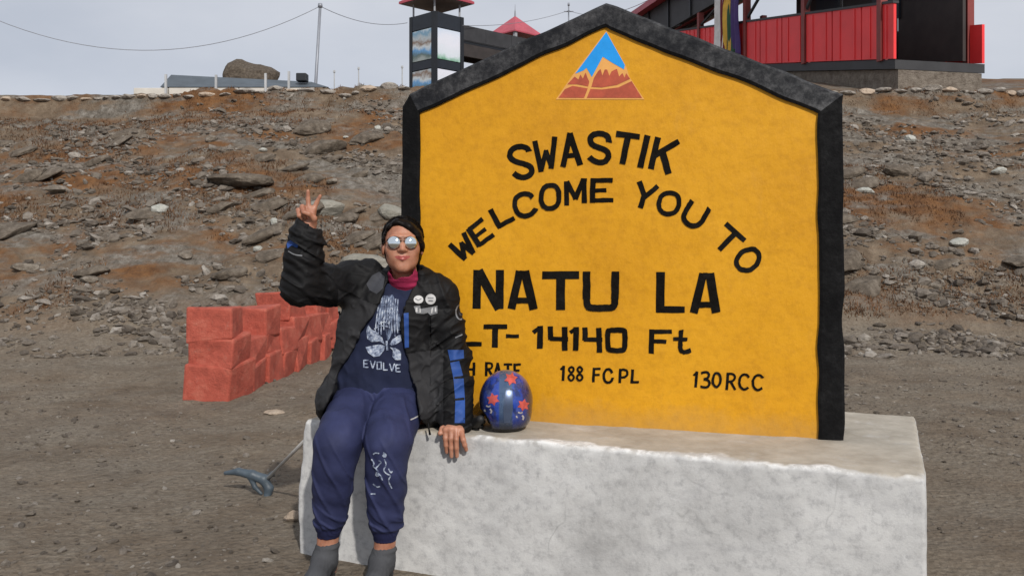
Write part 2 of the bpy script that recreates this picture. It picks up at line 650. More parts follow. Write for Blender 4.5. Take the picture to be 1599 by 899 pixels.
    M['interior'] = simple('dark_timber', (.035, .028, .026), .7, .3, 2, .1)
    M['roof_red'] = simple('red_roof_sheet', (.40, .06, .085), .45, .18, 1.5, .1)
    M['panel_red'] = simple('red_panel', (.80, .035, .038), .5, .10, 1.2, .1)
    M['post_red'] = simple('post_red', (.20, .035, .03), .6, .2, 2, .1)
    M['soffit'] = simple('grey_soffit', (.20, .18, .18), .7, .15, 2, .1)
    M['grey_post'] = simple('grey_post', (.30, .31, .33), .5, .15, 3, .1)
    M['pole'] = simple('steel_pole', (.25, .265, .30), .45, .12, 3, .05, metal=.2)
    M['wire'] = simple('grey_wire', (.22, .23, .26), .5, .1, 3, 0)
    M['white_post'] = simple('white_post', (.40, .41, .42), .6, .15, 3, .1)
    M['slate'] = simple('slate_roof', (.075, .092, .11), .6, .2, 2, .15)
    M['cream_wall'] = simple('cream_plaster', (.55, .52, .47), .8, .12, 3, .1)
    for nm, col in (('white', (.72, .70, .68)), ('yellow', (.70, .42, .06)), ('maroon', (.16, .02, .03)), ('purple', (.07, .04, .16)), ('green', (.03, .10, .05))):
        M['cloth_' + nm] = simple('cloth_' + nm, col, .85, .15, 4, .1)
    M['print_sky'] = picture('print_sky', [(.0, (.30, .34, .33)), (.14, (.09, .13, .12)), (.30, (.12, .30, .55)), (.44, (.55, .60, .62)), (.56, (.20, .13, .09)), (.68, (.42, .46, .48)), (.82, (.16, .30, .42)), (.95, (.55, .62, .66))], 9.44, 10.93, 1.5)
    M['print_snow'] = picture('print_snow', [(.0, (.10, .26, .16)), (.10, (.30, .48, .40)), (.20, (.62, .68, .74)), (.6, (.70, .72, .80)), (.9, (.58, .66, .78))], 9.40, 10.93, 1.3)

    # --- tool
    M['tool_head'] = simple('blue_grey_steel', (.055, .075, .095), .5, .25, 12, .25)
    M['tool_shaft'] = simple('pale_metal_shaft', (.55, .54, .52), .4, .12, 14, .1, metal=.3)

    # --- person
    m, t, b = new_mat('skin')
    co = _coord(t)
    t.links.new(_ramp(t, _noise(t, co, 18, 5, .6), [(.30, (.285, .115, .068)), (.5, (.40, .180, .112)), (.72, (.49, .245, .165))]), b.inputs['Base Color'])
    b.inputs['Roughness'].default_value = .5
    b.inputs['Subsurface Weight'].default_value = .12
    b.inputs['Subsurface Radius'].default_value = (.012, .004, .002)
    b.inputs['Subsurface Scale'].default_value = 1.0
    _bump(t, b, _noise(t, co, 260, 3), .12, .001)
    M['skin'] = m
    M['lips'] = simple('lips', (.36, .085, .075), .4, .1, 40, .1)
    M['nail'] = simple('fingernail', (.55, .30, .24), .3, .05, 40, 0)
    m, t, b = new_mat('black_hair')
    co = _coord(t)
    t.links.new(_ramp(t, _noise(t, co, 90, 3, .6, (1.5, .15, .35)), [(.3, (.0035, .003, .003)), (.75, (.012, .009, .008))]), b.inputs['Base Color'])
    b.inputs['Roughness'].default_value = .40
    b.inputs['Specular IOR Level'].default_value = .08
    _bump(t, b, _noise(t, co, 160, 4, .7, (1.6, .12, .3)), .4, .002)
    M['hair'] = m
    M['jacket'] = fabric('black_jacket_fabric', (.0052, .0052, .0060), .66, 420)
    M['jacket_panel'] = fabric('charcoal_jacket_panel', (.022, .022, .024), .72, 420)
    M['jacket_grey'] = fabric('grey_jacket_patch', (.042, .044, .052), .7, 420)
    M['blue_trim'] = fabric('blue_trim', (.022, .066, .25), .6, 300)
    M['white_print'] = fabric('white_print', (.46, .46, .46), .7, 300)
    M['grey_print'] = fabric('grey_print', (.17, .175, .185), .7, 300)
    M['pale_blue_print'] = fabric('pale_blue_print', (.11, .15, .26), .7, 300)
    m, t, b = new_mat('faded_print')
    co = _coord(t)
    t.links.new(_ramp(t, _noise(t, co, 60, 6, .7), [(.40, (.05, .065, .12)), (.52, (.28, .33, .44)), (.70, (.64, .68, .72))]), b.inputs['Base Color'])
    b.inputs['Roughness'].default_value = .8
    M['faded_print'] = m
    m, t, b = new_mat('feather_print')
    co = _coord(t)
    t.links.new(_ramp(t, _noise(t, co, 42, 7, .75, (2.2, 1, .7)), [(.46, (.013, .017, .042)), (.54, (.10, .135, .22)), (.68, (.34, .40, .50))]), b.inputs['Base Color'])
    b.inputs['Roughness'].default_value = .85
    M['feather_print'] = m
    M['shirt'] = fabric('navy_shirt', (.012, .016, .040), .85, 300)
    M['collar'] = fabric('magenta_collar', (.26, .018, .062), .8, 300)
    M['trousers'] = fabric('navy_trousers', (.024, .029, .078), .72, 350)
    M['cuff'] = fabric('navy_rib_cuff', (.018, .021, .066), .85, 200)
    M['sock'] = fabric('grey_sock', (.060, .062, .068), .9, 220)
    m, t, b = new_mat('mirror_lens')
    b.inputs['Base Color'].default_value = (.80, .86, .88, 1)
    b.inputs['Metallic'].default_value = 1
    b.inputs['Roughness'].default_value = .06
    M['lens'] = m
    M['glasses_frame'] = simple('dark_metal_frame', (.03, .025, .025), .35, .1, 10, 0, metal=.8)

    # --- helmet
    m, t, b = new_mat('blue_helmet_lacquer')
    co = _coord(t)
    sp = t.nodes.new('ShaderNodeSeparateXYZ')
    t.links.new(co, sp.inputs[0])
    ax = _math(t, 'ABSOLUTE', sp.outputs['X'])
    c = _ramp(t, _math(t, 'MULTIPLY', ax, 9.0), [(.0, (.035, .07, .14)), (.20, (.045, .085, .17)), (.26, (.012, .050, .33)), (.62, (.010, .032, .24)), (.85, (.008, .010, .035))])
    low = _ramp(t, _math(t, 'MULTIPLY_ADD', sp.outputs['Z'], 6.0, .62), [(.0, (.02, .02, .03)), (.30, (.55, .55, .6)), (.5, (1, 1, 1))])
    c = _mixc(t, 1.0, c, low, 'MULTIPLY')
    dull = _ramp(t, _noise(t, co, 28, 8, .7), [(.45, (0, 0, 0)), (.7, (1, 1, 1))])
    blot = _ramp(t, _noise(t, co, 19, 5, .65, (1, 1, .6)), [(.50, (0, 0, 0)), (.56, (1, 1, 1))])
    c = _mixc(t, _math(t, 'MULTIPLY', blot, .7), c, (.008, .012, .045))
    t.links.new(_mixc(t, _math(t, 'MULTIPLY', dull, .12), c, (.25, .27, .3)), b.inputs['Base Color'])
    b.inputs['Roughness'].default_value = .22
    b.inputs['Coat Weight'].default_value = .6
    b.inputs['Coat Roughness'].default_value = .12
    t.links.new(_math(t, 'MULTIPLY_ADD', dull, .25, .18), b.inputs['Roughness'])
    M['helmet'] = m
    M['helmet_trim'] = simple('black_rubber_trim', (.012, .012, .013), .6, .2, 20, .1)
    M['helmet_lining'] = fabric('dark_lining', (.045, .038, .034), .95, 200)
    M['star_red'] = simple('red_star_decal', (.46, .075, .062), .4, .35, 60, 0)
    M['decal_white'] = simple('white_decal', (.36, .34, .34), .4, .45, 120, 0)


def fabric(name, col, rough, sc):
    m, t, b = new_mat(name)
    co = _coord(t)
    c = _ramp(t, _noise(t, co, 7, 6, .65), [(.3, tuple(x * .75 for x in col)), (.7, tuple(min(1, x * 1.3) for x in col))])
    t.links.new(c, b.inputs['Base Color'])
    b.inputs['Roughness'].default_value = rough
    b.inputs['Specular IOR Level'].default_value = .22
    n1 = _bump(t, b, _noise(t, co, 22, 4, .5), .18, .010)
    _bump(t, b, _noise(t, co, sc, 2, .5), .25, .001, n1)
    return m


def picture(name, stops, z0, z1, sc):
    """faded landscape print: bands of sky, slope and water broken up by noise"""
    m, t, b = new_mat(name)
    co = _coord(t)
    sp = t.nodes.new('ShaderNodeSeparateXYZ')
    t.links.new(co, sp.inputs[0])
    f = _math(t, 'MULTIPLY_ADD', sp.outputs['Z'], 1 / (z1 - z0), -z0 / (z1 - z0))
    f = _math(t, 'FRACT', _math(t, 'ADD', f, 3.0))
    f = _math(t, 'ADD', f, _math(t, 'MULTIPLY_ADD', _noise(t, co, sc, 6, .6), .7, -.35))
    t.links.new(_ramp(t, f, stops), b.inputs['Base Color'])
    b.inputs['Roughness'].default_value = .4
    return m


build_materials()


# ================================================================== terrain
_HY = [-60, 5, 8, 9.6, 10.4, 11.2, 12.2, 14.2, 16.2, 17.0, 17.22, 18.5, 26, 45, 90, 1500]
_HZ = [0, 0, .03, .08, .25, .66, 1.26, 2.38, 3.32, 3.66, 4.12, 4.22, 4.45, 4.9, 5.2, 5.5]


def hgt(X, Y, detail=True):
    X = np.asarray(X, np.float32)
    Y = np.asarray(Y, np.float32)
    wob = .55 * fbm(X * .22, Y * .05, octv=3, seed=5) * sstep(8, 11, Y) * (1 - sstep(20, 40, Y))
    wob = wob + .10 * fbm(X * 1.3, Y * .1, octv=3, seed=15) * sstep(15, 17, Y)
    z = np.interp(Y + wob, _HY, _HZ).astype(np.float32)
    right = sstep(3.0, 7.0, X) * sstep(17.4, 27, Y)
    z = z + right * 1.55
    far = sstep(60, 300, Y)
    z = z * (1 - far) + far * 3.0
    m = sstep(9.6, 11.4, Y) * (1 - sstep(17.0, 17.6, Y) * .85)
    if detail:
        u = X * .80 - Y * .42
        v = X * .42 + Y * .80
        st = fbm(u * .55, v * 2.1, octv=5, seed=31)
        z = z + m * (.16 * fbm(X * .7, Y * .7, octv=4, seed=41) + .15 * (1 - np.abs(st) * 2) * .5)
        z = z + m * (.075 * fbm(X * 2.6, Y * 2.6, octv=5, seed=51, gain=.62) + .035 * np.abs(fbm(X * 7, Y * 7, octv=3, seed=52)))
        bank = sstep(16.4, 16.9, Y) * (1 - sstep(17.3, 17.6, Y))
        z = z - bank * .10 * np.abs(fbm(X * 4.5, Y * .6, octv=3, seed=53))
        near = sstep(4.2, 6.0, Y) * (1 - m)
        z = z + (.010 + .045 * near) * fbm(X * 1.9, Y * 1.9, octv=5, seed=61, gain=.58)
    return z


def H1(x, y):
    return float(hgt(np.array([x]), np.array([y]))[0])


def axis(parts):
    out = []
    for a, b_, st in parts:
        out.append(np.arange(a, b_, st))
    return np.unique(np.concatenate(out + [np.array([parts[-1][1]])]).astype(np.float32).round(4))


def terrain():
    xs = axis([(-900, -60, 60), (-60, -16, 2.0), (-16, -11, .25), (-11, 11, .055), (11, 16, .25), (16, 60, 2.0), (60, 900, 60)])
    ys = axis([(-60, 2, 1.0), (2, 9, .07), (9, 17.8, .05), (17.8, 22, .25), (22, 60, 1.0), (60, 1500, 45)])
    X, Y = np.meshgrid(xs, ys, indexing='ij')
    Z = hgt(X.ravel(), Y.ravel())
    v = np.stack([X.ravel(), Y.ravel(), Z], 1)
    nx, ny = len(xs), len(ys)
    i = np.arange(nx * ny).reshape(nx, ny)
    q = np.stack([i[:-1, :-1], i[1:, :-1], i[1:, 1:], i[:-1, 1:]], -1).reshape(-1, 4)
    tag(link('ground', np_mesh('ground', v, q), M['soil']), kind='structure')


terrain()

# icosahedron for stones
_p = (1 + 5 ** .5) / 2
ICO_V = np.array([(-1, _p, 0), (1, _p, 0), (-1, -_p, 0), (1, -_p, 0), (0, -1, _p), (0, 1, _p), (0, -1, -_p), (0, 1, -_p), (_p, 0, -1), (_p, 0, 1), (-_p, 0, -1), (-_p, 0, 1)], float)
ICO_V /= np.linalg.norm(ICO_V[0])
ICO_F = np.array([(0, 11, 5), (0, 5, 1), (0, 1, 7), (0, 7, 10), (0, 10, 11), (1, 5, 9), (5, 11, 4), (11, 10, 2), (10, 7, 6), (7, 1, 8), (3, 9, 4), (3, 4, 2), (3, 2, 6), (3, 6, 8), (3, 8, 9), (4, 9, 5), (2, 4, 11), (6, 2, 10), (8, 6, 7), (9, 8, 1)])


def rubble():
    """loose broken stone all over the slope: far too many to count"""
    n = 44000
    Y = RNG.uniform(9.4, 17.0, n)
    X = RNG.uniform(-.62, .62, n) * Y
    n2 = 11000
    Yn = RNG.uniform(3.4, 10.2, n2) ** 1.0
    Xn = RNG.uniform(-.66, .66, n2) * Yn
    X, Y = np.concatenate([X, Xn]), np.concatenate([Y, Yn])
    u = X * .80 - Y * .42
    v = X * .42 + Y * .80
    dens = fbm(u * .5, v * 1.7, octv=4, seed=77) + .35 * fbm(X * 2, Y * 2, octv=2, seed=78)
    keep = RNG.uniform(-.25, .55, len(X)) < dens * 1.5
    keep[n:] |= RNG.random(n2) < .35
    # nothing under the plinth
    s_ = (X + .82) * math.cos(R(22.5)) - (Y - 3.7) * math.sin(R(22.5))
    d_ = (X + .82) * math.sin(R(22.5)) + (Y - 3.7) * math.cos(R(22.5))
    keep &= ~((s_ > -.15) & (s_ < 2.7) & (d_ > -.1) & (d_ < 1.3))
    X, Y = X[keep], Y[keep]
    near = Y < 9.4
    k = len(X)
    sz = .013 + .028 * RNG.random(k) ** 2.2 + .075 * RNG.random(k) ** 11
    sz = np.where(near, .004 + .008 * RNG.random(k) ** 2 + .022 * RNG.random(k) ** 14, sz)
    Z = hgt(X, Y) + sz * .10
    ax = np.stack([sz * RNG.uniform(.9, 1.7, k), sz * RNG.uniform(.7, 1.2, k), sz * RNG.uniform(.4, .8, k)], 1)
    ang = RNG.uniform(0, math.pi, k)
    V = ICO_V[None] * RNG.uniform(.72, 1.15, (k, 12, 1)) * ax[:, None, :]
    tilt = RNG.normal(0, .35, k)
    ct, st = np.cos(tilt)[:, None], np.sin(tilt)[:, None]
    V = np.stack([V[..., 0] * ct - V[..., 2] * st, V[..., 1], V[..., 0] * st + V[..., 2] * ct], -1)
    ca, sa = np.cos(ang)[:, None], np.sin(ang)[:, None]
    V = np.stack([V[..., 0] * ca - V[..., 1] * sa, V[..., 0] * sa + V[..., 1] * ca, V[..., 2]], -1)
    V += np.stack([X, Y, Z], 1)[:, None, :]
    F = (ICO_F[None] + (np.arange(k) * 12)[:, None, None]).reshape(-1, 3)
    o = link('rubble', np_mesh('rubble', V.reshape(-1, 3), F, smooth=False), M['rubble'])
    tag(o, 'loose broken stones and pebbles strewn over the brown hillside', 'rubble', kind='stuff')


rubble()


def dry_grass():
    n = 9000
    Y = RNG.uniform(10.6, 17.1, n)
    X = RNG.uniform(-.62, .62, n) * Y
    d = fbm(X * .55, Y * 1.0, octv=4, seed=91)
    keep = d > .06
    band = (Y > 16.75) & (RNG.random(n) < .6)
    keep |= band
    X, Y = X[keep], Y[keep]
    k = len(X)
    B = 16
    bx = np.repeat(X, B) + RNG.normal(0, .05, k * B)
    by = np.repeat(Y, B) + RNG.normal(0, .05, k * B)
    bz = hgt(bx, by) - .005
    h = RNG.uniform(.02, .06, k * B)
    a = RNG.uniform(0, 2 * math.pi, k * B)
    lean = RNG.uniform(.2, 1.1, k * B) * h
    wd = RNG.uniform(.004, .009, k * B)
    p0 = np.stack([bx - np.sin(a) * wd, by + np.cos(a) * wd, bz], 1)
    p1 = np.stack([bx + np.sin(a) * wd, by - np.cos(a) * wd, bz], 1)
    p2 = np.stack([bx + np.cos(a) * lean, by + np.sin(a) * lean, bz + h], 1)
    V = np.stack([p0, p1, p2], 1).reshape(-1, 3)
    F = np.arange(len(V)).reshape(-1, 3)
    o = link('dry_grass', np_mesh('dry_grass', V, F, smooth=False), M['grass'])
    tag(o, 'rust brown dry grass tufts growing in patches on the slope', 'grass', kind='stuff')


dry_grass()


def rock_mesh(name, size, seed, flat=.6, sub=3, rough=.22):
    bm = bmesh.new()
    bmesh.ops.create_icosphere(bm, subdivisions=sub, radius=1.0)
    v = np.array([x.co[:] for x in bm.verts])
    n = fbm(v[:, 0] * 1.1 + seed * 3.1, v[:, 1] * 1.1, v[:, 2] * 1.1, octv=4, seed=seed, gain=.55)
    # a few chipped planes make it angular
    rr = np.random.default_rng(seed)
    for _ in range(9):
        d = rr.normal(size=3)
        d /= np.linalg.norm(d)
        c = rr.uniform(.55, .85)
        s_ = v @ d
        v = np.where((s_ > c)[:, None], v - (s_ - c)[:, None] * d * .9, v)
    v = v * (1 + rough * n)[:, None] * np.array(size)
    for b_, p in zip(bm.verts, v):
        b_.co = p
    me = bpy.data.meshes.new(name)
    bm.to_mesh(me)
    bm.free()
    return me


def place_rock(name, px, py, Y, size, seed, mat, label, cat='rock', group=None, sink=.35, rz=0.0, sub=3):
    me = rock_mesh(name, size, seed, sub=sub)
    o = link(name, me, M[mat])
    x = (px - CXP) / FPX * Y
    # let the pixel row decide the depth along the slope
    if py is not None:
        ys = np.linspace(3.6, 17.2, 700)
        xs = (px - CXP) / FPX * ys
        rows = HYP + (EYE - hgt(xs, ys)) / ys * FPX
        i = np.argmin(np.abs(rows - py) + (np.abs(ys - Y) > 2.5) * 1e3)
        Y = float(ys[i])
        x = (px - CXP) / FPX * Y
    o.location = (x, Y, H1(x, Y) + size[2] * (1 - sink) - size[2] * .35)
    o.rotation_euler = (0, 0, rz)
    tag(o, label, cat, group)
    return o


place_rock('pale_slab_rock', 572, 418, 11.3, (.34, .26, .15), 3, 'pale_rock', 'large pale flat boulder on the slope behind the seated woman', 'boulder', sink=.25)
place_rock('rock_ledge', 372, 290, 13.5, (.55, .34, .12), 8, 'rock', 'wide grey rock ledge jutting out of the slope with a dark gap under it', 'boulder', sink=.15)
place_rock('grey_rock', 508, 330, 13.0, (.30, .22, .14), 12, 'pale_rock', 'bluish grey boulder half buried in the slope beside the raised hand', 'boulder', sink=.4)
place_rock('hill_rock', 612, 338, 13.0, (.20, .18, .15), 14, 'pale_rock', 'small pale boulder on the slope close to the black sign border', 'boulder')
place_rock('tan_stone', 457, 812, 3.95, (.040, .034, .032), 21, 'tan_rock', 'fist sized tan stone on the dirt against the plinth corner', 'stone', sub=2, sink=.15)
place_rock('flat_stone', 428, 645, 6.6, (.085, .06, .022), 22, 'tan_rock', 'flat pale stone on the dirt near the red stone wall', 'stone', sub=2)
_hr = [(505, 185, .20), (488, 228, .16), (540, 170, .14), (448, 205, .15), (577, 260, .22), (560, 215, .14), (430, 350, .20), (600, 300, .17), (470, 168, .12), (520, 285, .19), (403, 390, .16),
       (590, 190, .15), (545, 345, .16), (410, 235, .17), (330, 220, .24), (250, 330, .28), (180, 200, .22), (90, 300, .30), (290, 400, .20), (40, 420, .26), (140, 440, .22), (1350, 300, .26), (1420, 220, .22), (1500, 380, .30), (1560, 270, .24), (1460, 450, .2)]
for i, (px, py, s_) in enumerate(_hr):
    s_ *= .62
    place_rock('hillside_rock', px, py, 13.2, (s_ * random.uniform(.8, 1.2), s_ * .7, s_ * random.uniform(.35, .6)), 100 + i, random.choice(['rock', 'pale_rock', 'rock']),
               'angular grey rock lying among rubble on the brown hillside', 'rock', 'angular rocks scattered on the hillside', rz=random.uniform(0, 3), sub=2)

# long layered ledges of bedrock that break through the slope
_rl = random.Random(19)
for i in range(46):
    py = _rl.uniform(190, 470)
    px = _rl.uniform(392, 640) if i < 22 else (_rl.uniform(-40, 385) if i < 38 else _rl.uniform(1300, 1620))
    w = _rl.uniform(.18, .46)
    o = place_rock('rock_outcrop', px, py, 13.2, (w, w * _rl.uniform(.45, .8), w * _rl.uniform(.16, .34)), 800 + i, 'rock',
                   'long layered rock outcrop half buried in the brown slope', 'rock', 'rock outcrops in the slope', sink=.55, sub=3)
    o.rotation_euler = (R(_rl.uniform(8, 28)), R(_rl.uniform(-24, -6)), R(_rl.uniform(5, 40)))

# ---- coping of rough stones along the crest
crest = empty('stone_kerb', (-3.5, 17.35, H1(-3.5, 17.35)))
tag(crest, 'row of rough pale stones along the crest of the hill', 'kerb')
_x = -11.2
k = 0
while _x < 12.0:
    w = random.uniform(.17, .42)
    h = random.uniform(.035, .085)
    me = rock_mesh('stone', (w * .55, .16, h), 300 + k, sub=2, rough=.18)
    y = 17.42 + random.uniform(-.04, .04)
    o = link('stone', me, M['rubble'] if k % 5 else M['tan_rock'], crest)
    xx = _x + w / 2
    # seat the stone where the bank turns level
    ys = np.linspace(17.0, 18.4, 60)
    zs = hgt(np.full(60, xx), ys)
    j = int(np.argmax(zs > 4.02))
    o.location = (xx, float(ys[j]) + .06, float(zs[j]) + h * .15)
    _x += w * .95
    k += 1

# ---- red painted stone wall
wall = empty('red_stone_wall', (-2.4, 8.0, H1(-2.4, 8.0)))
tag(wall, 'low stepped wall of rough red painted stone blocks on the dirt', 'wall')


def block(c, sz, rz, seed):
    rr = np.random.default_rng(seed)
    v = np.array([(x, y, z) for z in (-.5, .5) for x, y in ((-.5, -.5), (.5, -.5), (.5, .5), (-.5, .5))])
    v = (v + rr.uniform(-.085, .085, (8, 3))) * np.array(sz)
    o = MB().hexa([tuple(p) for p in v]).build('stone_block', M['red_stone'], wall)
    m = o.modifiers.new('bevel', 'BEVEL')
    m.width = .018
    m.segments = 2
    o.location = c
    o.rotation_euler = (random.uniform(-.05, .05), random.uniform(-.05, .05), rz + random.uniform(-.10, .10))


_a, _b = Vector((-2.42, 7.15)), Vector((-2.12, 9.75))
_dir = (_b - _a).normalized()
_rz = math.atan2(_dir.y, _dir.x)
s_, k = 0.0, 0
L_ = (_b - _a).length
while s_ < L_:
    ln = random.uniform(.30, .46)
    p = _a + _dir * (s_ + ln / 2)
    g = H1(p.x, p.y)
    h0 = random.uniform(.25, .30)
    block((p.x, p.y, g + h0 * .42), (ln * 1.04, .42, h0 * 1.1), _rz, 500 + k)
    h1 = random.uniform(.19, .24)
    block((p.x + random.uniform(-.02, .02), p.y, g + h0 * .9 + h1 * .45), (ln * .98, .38, h1 * 1.1), _rz, 600 + k)
    if k % 2 == 0:
        h2 = random.uniform(.22, .28)
        block((p.x - .01, p.y + random.uniform(-.03, .03), g + h0 * .9 + h1 * .9 + h2 * .44), (ln * .86, .36, h2 * 1.1), _rz, 700 + k)
    s_ += ln * .96
    k += 1


# ================================================================== plinth
PY = R(22.5)
P0 = np.array([-.82, 3.70])
E1 = np.array([math.cos(PY), -math.sin(PY)])
E2 = np.array([math.sin(PY), math.cos(PY)])
PTOP = .555


def front_y(x):
    """depth of the plinth's front face at a given x"""
    s = (x - P0[0]) / E1[0]
    return P0[1] + s * E1[1]


def plinth():
    L0, L1, D = -.075, 2.30, 1.05
    g = SDF((L0 - .06, -.06, -.12), (L1 + .06, D + .06, PTOP + .06), .0125)

    def f(x, y, z):
        hx, hy, hz = (L1 - L0) / 2, D / 2, (PTOP + .09) / 2
        r = .011
        lean = .03 * np.clip((z - .25) / .3, 0, 1)
        qx = np.abs(x - (L1 + L0) / 2) - (hx - lean * (x < 1)) + r
        qy = np.abs(y - D / 2) - hy + r
        qz = np.abs(z - (PTOP - hz)) - hz + r
        out = np.sqrt(np.maximum(qx, 0) ** 2 + np.maximum(qy, 0) ** 2 + np.maximum(qz, 0) ** 2)
        return out + np.minimum(np.maximum(np.maximum(qx, qy), qz), 0) - r
    g.fn(f, (-9, -9, -9), (9, 9, 9), .001)
    g.displace(lambda x, y, z: .006 * fbm(x * 3, y * 3, z * 3, octv=3, seed=3) + .009 * fbm(x * 16, y * 16, z * 16, octv=3, seed=4) * np.exp(-((y - .0) / .06) ** 2 - ((z - PTOP) / .06) ** 2) + .003 * fbm(x * 18, y * 18, z * 18, octv=2, seed=6), .06)
    me = g.mesh('plinth')
    o = link('plinth', me, M['concrete'])
    o.location = (P0[0], P0[1], 0)
    o.rotation_euler = (0, 0, -PY)
    tag(o, 'long whitewashed concrete plinth carrying the yellow sign', 'plinth')
    return o


PL = plinth()

# ================================================================== sign
SA = R(16.5)
S0 = np.array([.99, 3.42])
U = Vector((math.cos(SA), -math.sin(SA), 0))
NB = Vector((math.sin(SA), math.cos(SA), 0))        # into the sign, away from the viewer


def SP(px, py, off=0.0):
    """point on the sign's front plane on a pixel ray; off > 0 stands proud of it"""
    dx = (px - CXP) / FPX
    Y = (S0[0] * math.sin(SA) + S0[1] * math.cos(SA)) / (dx * math.sin(SA) + math.cos(SA))
    p = W(px, py, Y)
    return p - NB * off


def uz(p):
    d = Vector((p.x - S0[0], p.y - S0[1], 0))
    return d.dot(U), p.z


def from_uz(u, z, back=0.0):
    p = Vector((S0[0], S0[1], 0)) + U * u + NB * back
    p.z = z
    return p


sign = empty('welcome_sign', from_uz(-.6, PTOP, .13))
tag(sign, 'tall yellow gabled welcome sign with black border and painted black lettering', 'sign')


def wobble(poly, amp, seed, step=.035):
    out = []
    n = len(poly)
    for i in range(n):
        a, b_ = poly[i], poly[(i + 1) % n]
        L = math.hypot(b_[0] - a[0], b_[1] - a[1])
        m = max(1, int(L / step))
        for j in range(m):
            t = j / m
            x, z = a[0] + (b_[0] - a[0]) * t, a[1] + (b_[1] - a[1]) * t
            d = float(vnoise(np.array([x * 9 + seed]), np.array([z * 9]), seed=seed)[0]) * amp
            nx, nz = (b_[1] - a[1]) / L, -(b_[0] - a[0]) / L
            out.append((x + nx * d, z + nz * d))
    return out


def build_sign():
    ap_o, ap_i = uz(SP(947, 6)), uz(SP(947, 43))
    l_o, l_i = uz(SP(626, 158)), uz(SP(656, 177))
    r20, r2i = uz(SP(1205, 105)), uz(SP(1205, 148))
    ro_u = 2 * ap_o[0] - l_o[0]
    ri_u = 2 * ap_i[0] - l_i[0]
    ro = (ro_u, ap_o[1] + (r20[1] - ap_o[1]) * (ro_u - ap_o[0]) / (r20[0] - ap_o[0]))
    ri = (ri_u, ap_i[1] + (r2i[1] - ap_i[1]) * (ri_u - ap_i[0]) / (r2i[0] - ap_i[0]))
    zb = PTOP - .02
    T = .26
    inner = [(l_i[0], zb), (ri[0], zb), ri, (ap_i[0] + .03, ap_i[1] - .012), (ap_i[0] - .03, ap_i[1] - .012), l_i]
    outer = [(l_o[0], zb), (ro[0], zb), ro, (ap_o[0] + .05, ap_o[1] - .018), (ap_o[0], ap_o[1]), (ap_o[0] - .05, ap_o[1] - .018), (l_o[0] + .045, l_o[1] + .028), (l_o[0] + .008, l_o[1] - .02)]
    # yellow slab
    mb = MB()
    big = [(l_i[0] - .02, zb), (ri[0] + .02, zb), (ri[0] + .02, ri[1] + .01), (ap_i[0], ap_i[1] + .02), (l_i[0] - .02, l_i[1] + .01)]
    n = len(big)
    vs = [from_uz(u, z, 0) for u, z in big] + [from_uz(u, z, T) for u, z in big]
    mb.add(vs, [tuple(range(n)), tuple(range(n, 2 * n))[::-1]] + [(i, (i + 1) % n, n + (i + 1) % n, n + i) for i in range(n)])
    mb.build('slab', M['yellow'], sign)
    # border: left post, left rake, right rake, right post
    prd = .014
    OA = [outer[0], outer[7], outer[6], outer[5], outer[4], outer[3], outer[2], outer[1]]

    def rail(name, o_pts, i_pts, mat, seed):
        def samp(pts, N):
            seg = [math.hypot(pts[i + 1][0] - pts[i][0], pts[i + 1][1] - pts[i][1]) for i in range(len(pts) - 1)]
            tot = sum(seg)
            res = []
            for k in range(N + 1):
                d = tot * k / N
                i = 0
                while i < len(seg) - 1 and d > seg[i]:
                    d -= seg[i]
                    i += 1
                t = min(1, d / seg[i]) if seg[i] else 0
                res.append((pts[i][0] + (pts[i + 1][0] - pts[i][0]) * t, pts[i][1] + (pts[i + 1][1] - pts[i][1]) * t))
            return res
        N = 44
        o_, i_ = samp(o_pts, N), samp(i_pts, N)
        vs, fs = [], []
        for k in range(N + 1):
            ou, oz = o_[k]
            iu, iz = i_[k]
            w = np.array([ou - iu, oz - iz])
            w = w / np.linalg.norm(w)
            jo = .006 * float(vnoise(np.array([ou * 8]), np.array([oz * 8]), seed=seed)[0]) * (0 < k < N)
            ji = .007 * float(vnoise(np.array([iu * 10]), np.array([iz * 10]), seed=seed + 1)[0]) * (0 < k < N)
            ou, oz = ou + w[0] * jo, oz + w[1] * jo
            iu, iz = iu + w[0] * ji, iz + w[1] * ji
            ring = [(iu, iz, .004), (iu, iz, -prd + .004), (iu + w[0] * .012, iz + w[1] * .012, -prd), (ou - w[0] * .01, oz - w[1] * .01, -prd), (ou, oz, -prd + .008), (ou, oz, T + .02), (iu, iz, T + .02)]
            vs += [from_uz(*r) for r in ring]
        m = 7
        for k in range(N):
            for j in range(m):
                fs.append((k * m + j, k * m + (j + 1) % m, (k + 1) * m + (j + 1) % m, (k + 1) * m + j))
        fs += [tuple(range(m))[::-1], tuple(range(N * m, N * m + m))]
        mb = MB()
        mb.add(vs, fs)
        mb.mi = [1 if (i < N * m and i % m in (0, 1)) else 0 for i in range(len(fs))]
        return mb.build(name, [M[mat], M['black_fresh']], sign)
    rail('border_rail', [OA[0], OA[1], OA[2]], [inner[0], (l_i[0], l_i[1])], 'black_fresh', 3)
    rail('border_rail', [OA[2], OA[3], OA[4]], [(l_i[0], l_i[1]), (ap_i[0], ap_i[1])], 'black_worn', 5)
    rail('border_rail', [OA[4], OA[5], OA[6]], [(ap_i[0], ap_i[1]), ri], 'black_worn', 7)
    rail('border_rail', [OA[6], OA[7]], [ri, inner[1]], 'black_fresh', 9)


build_sign()


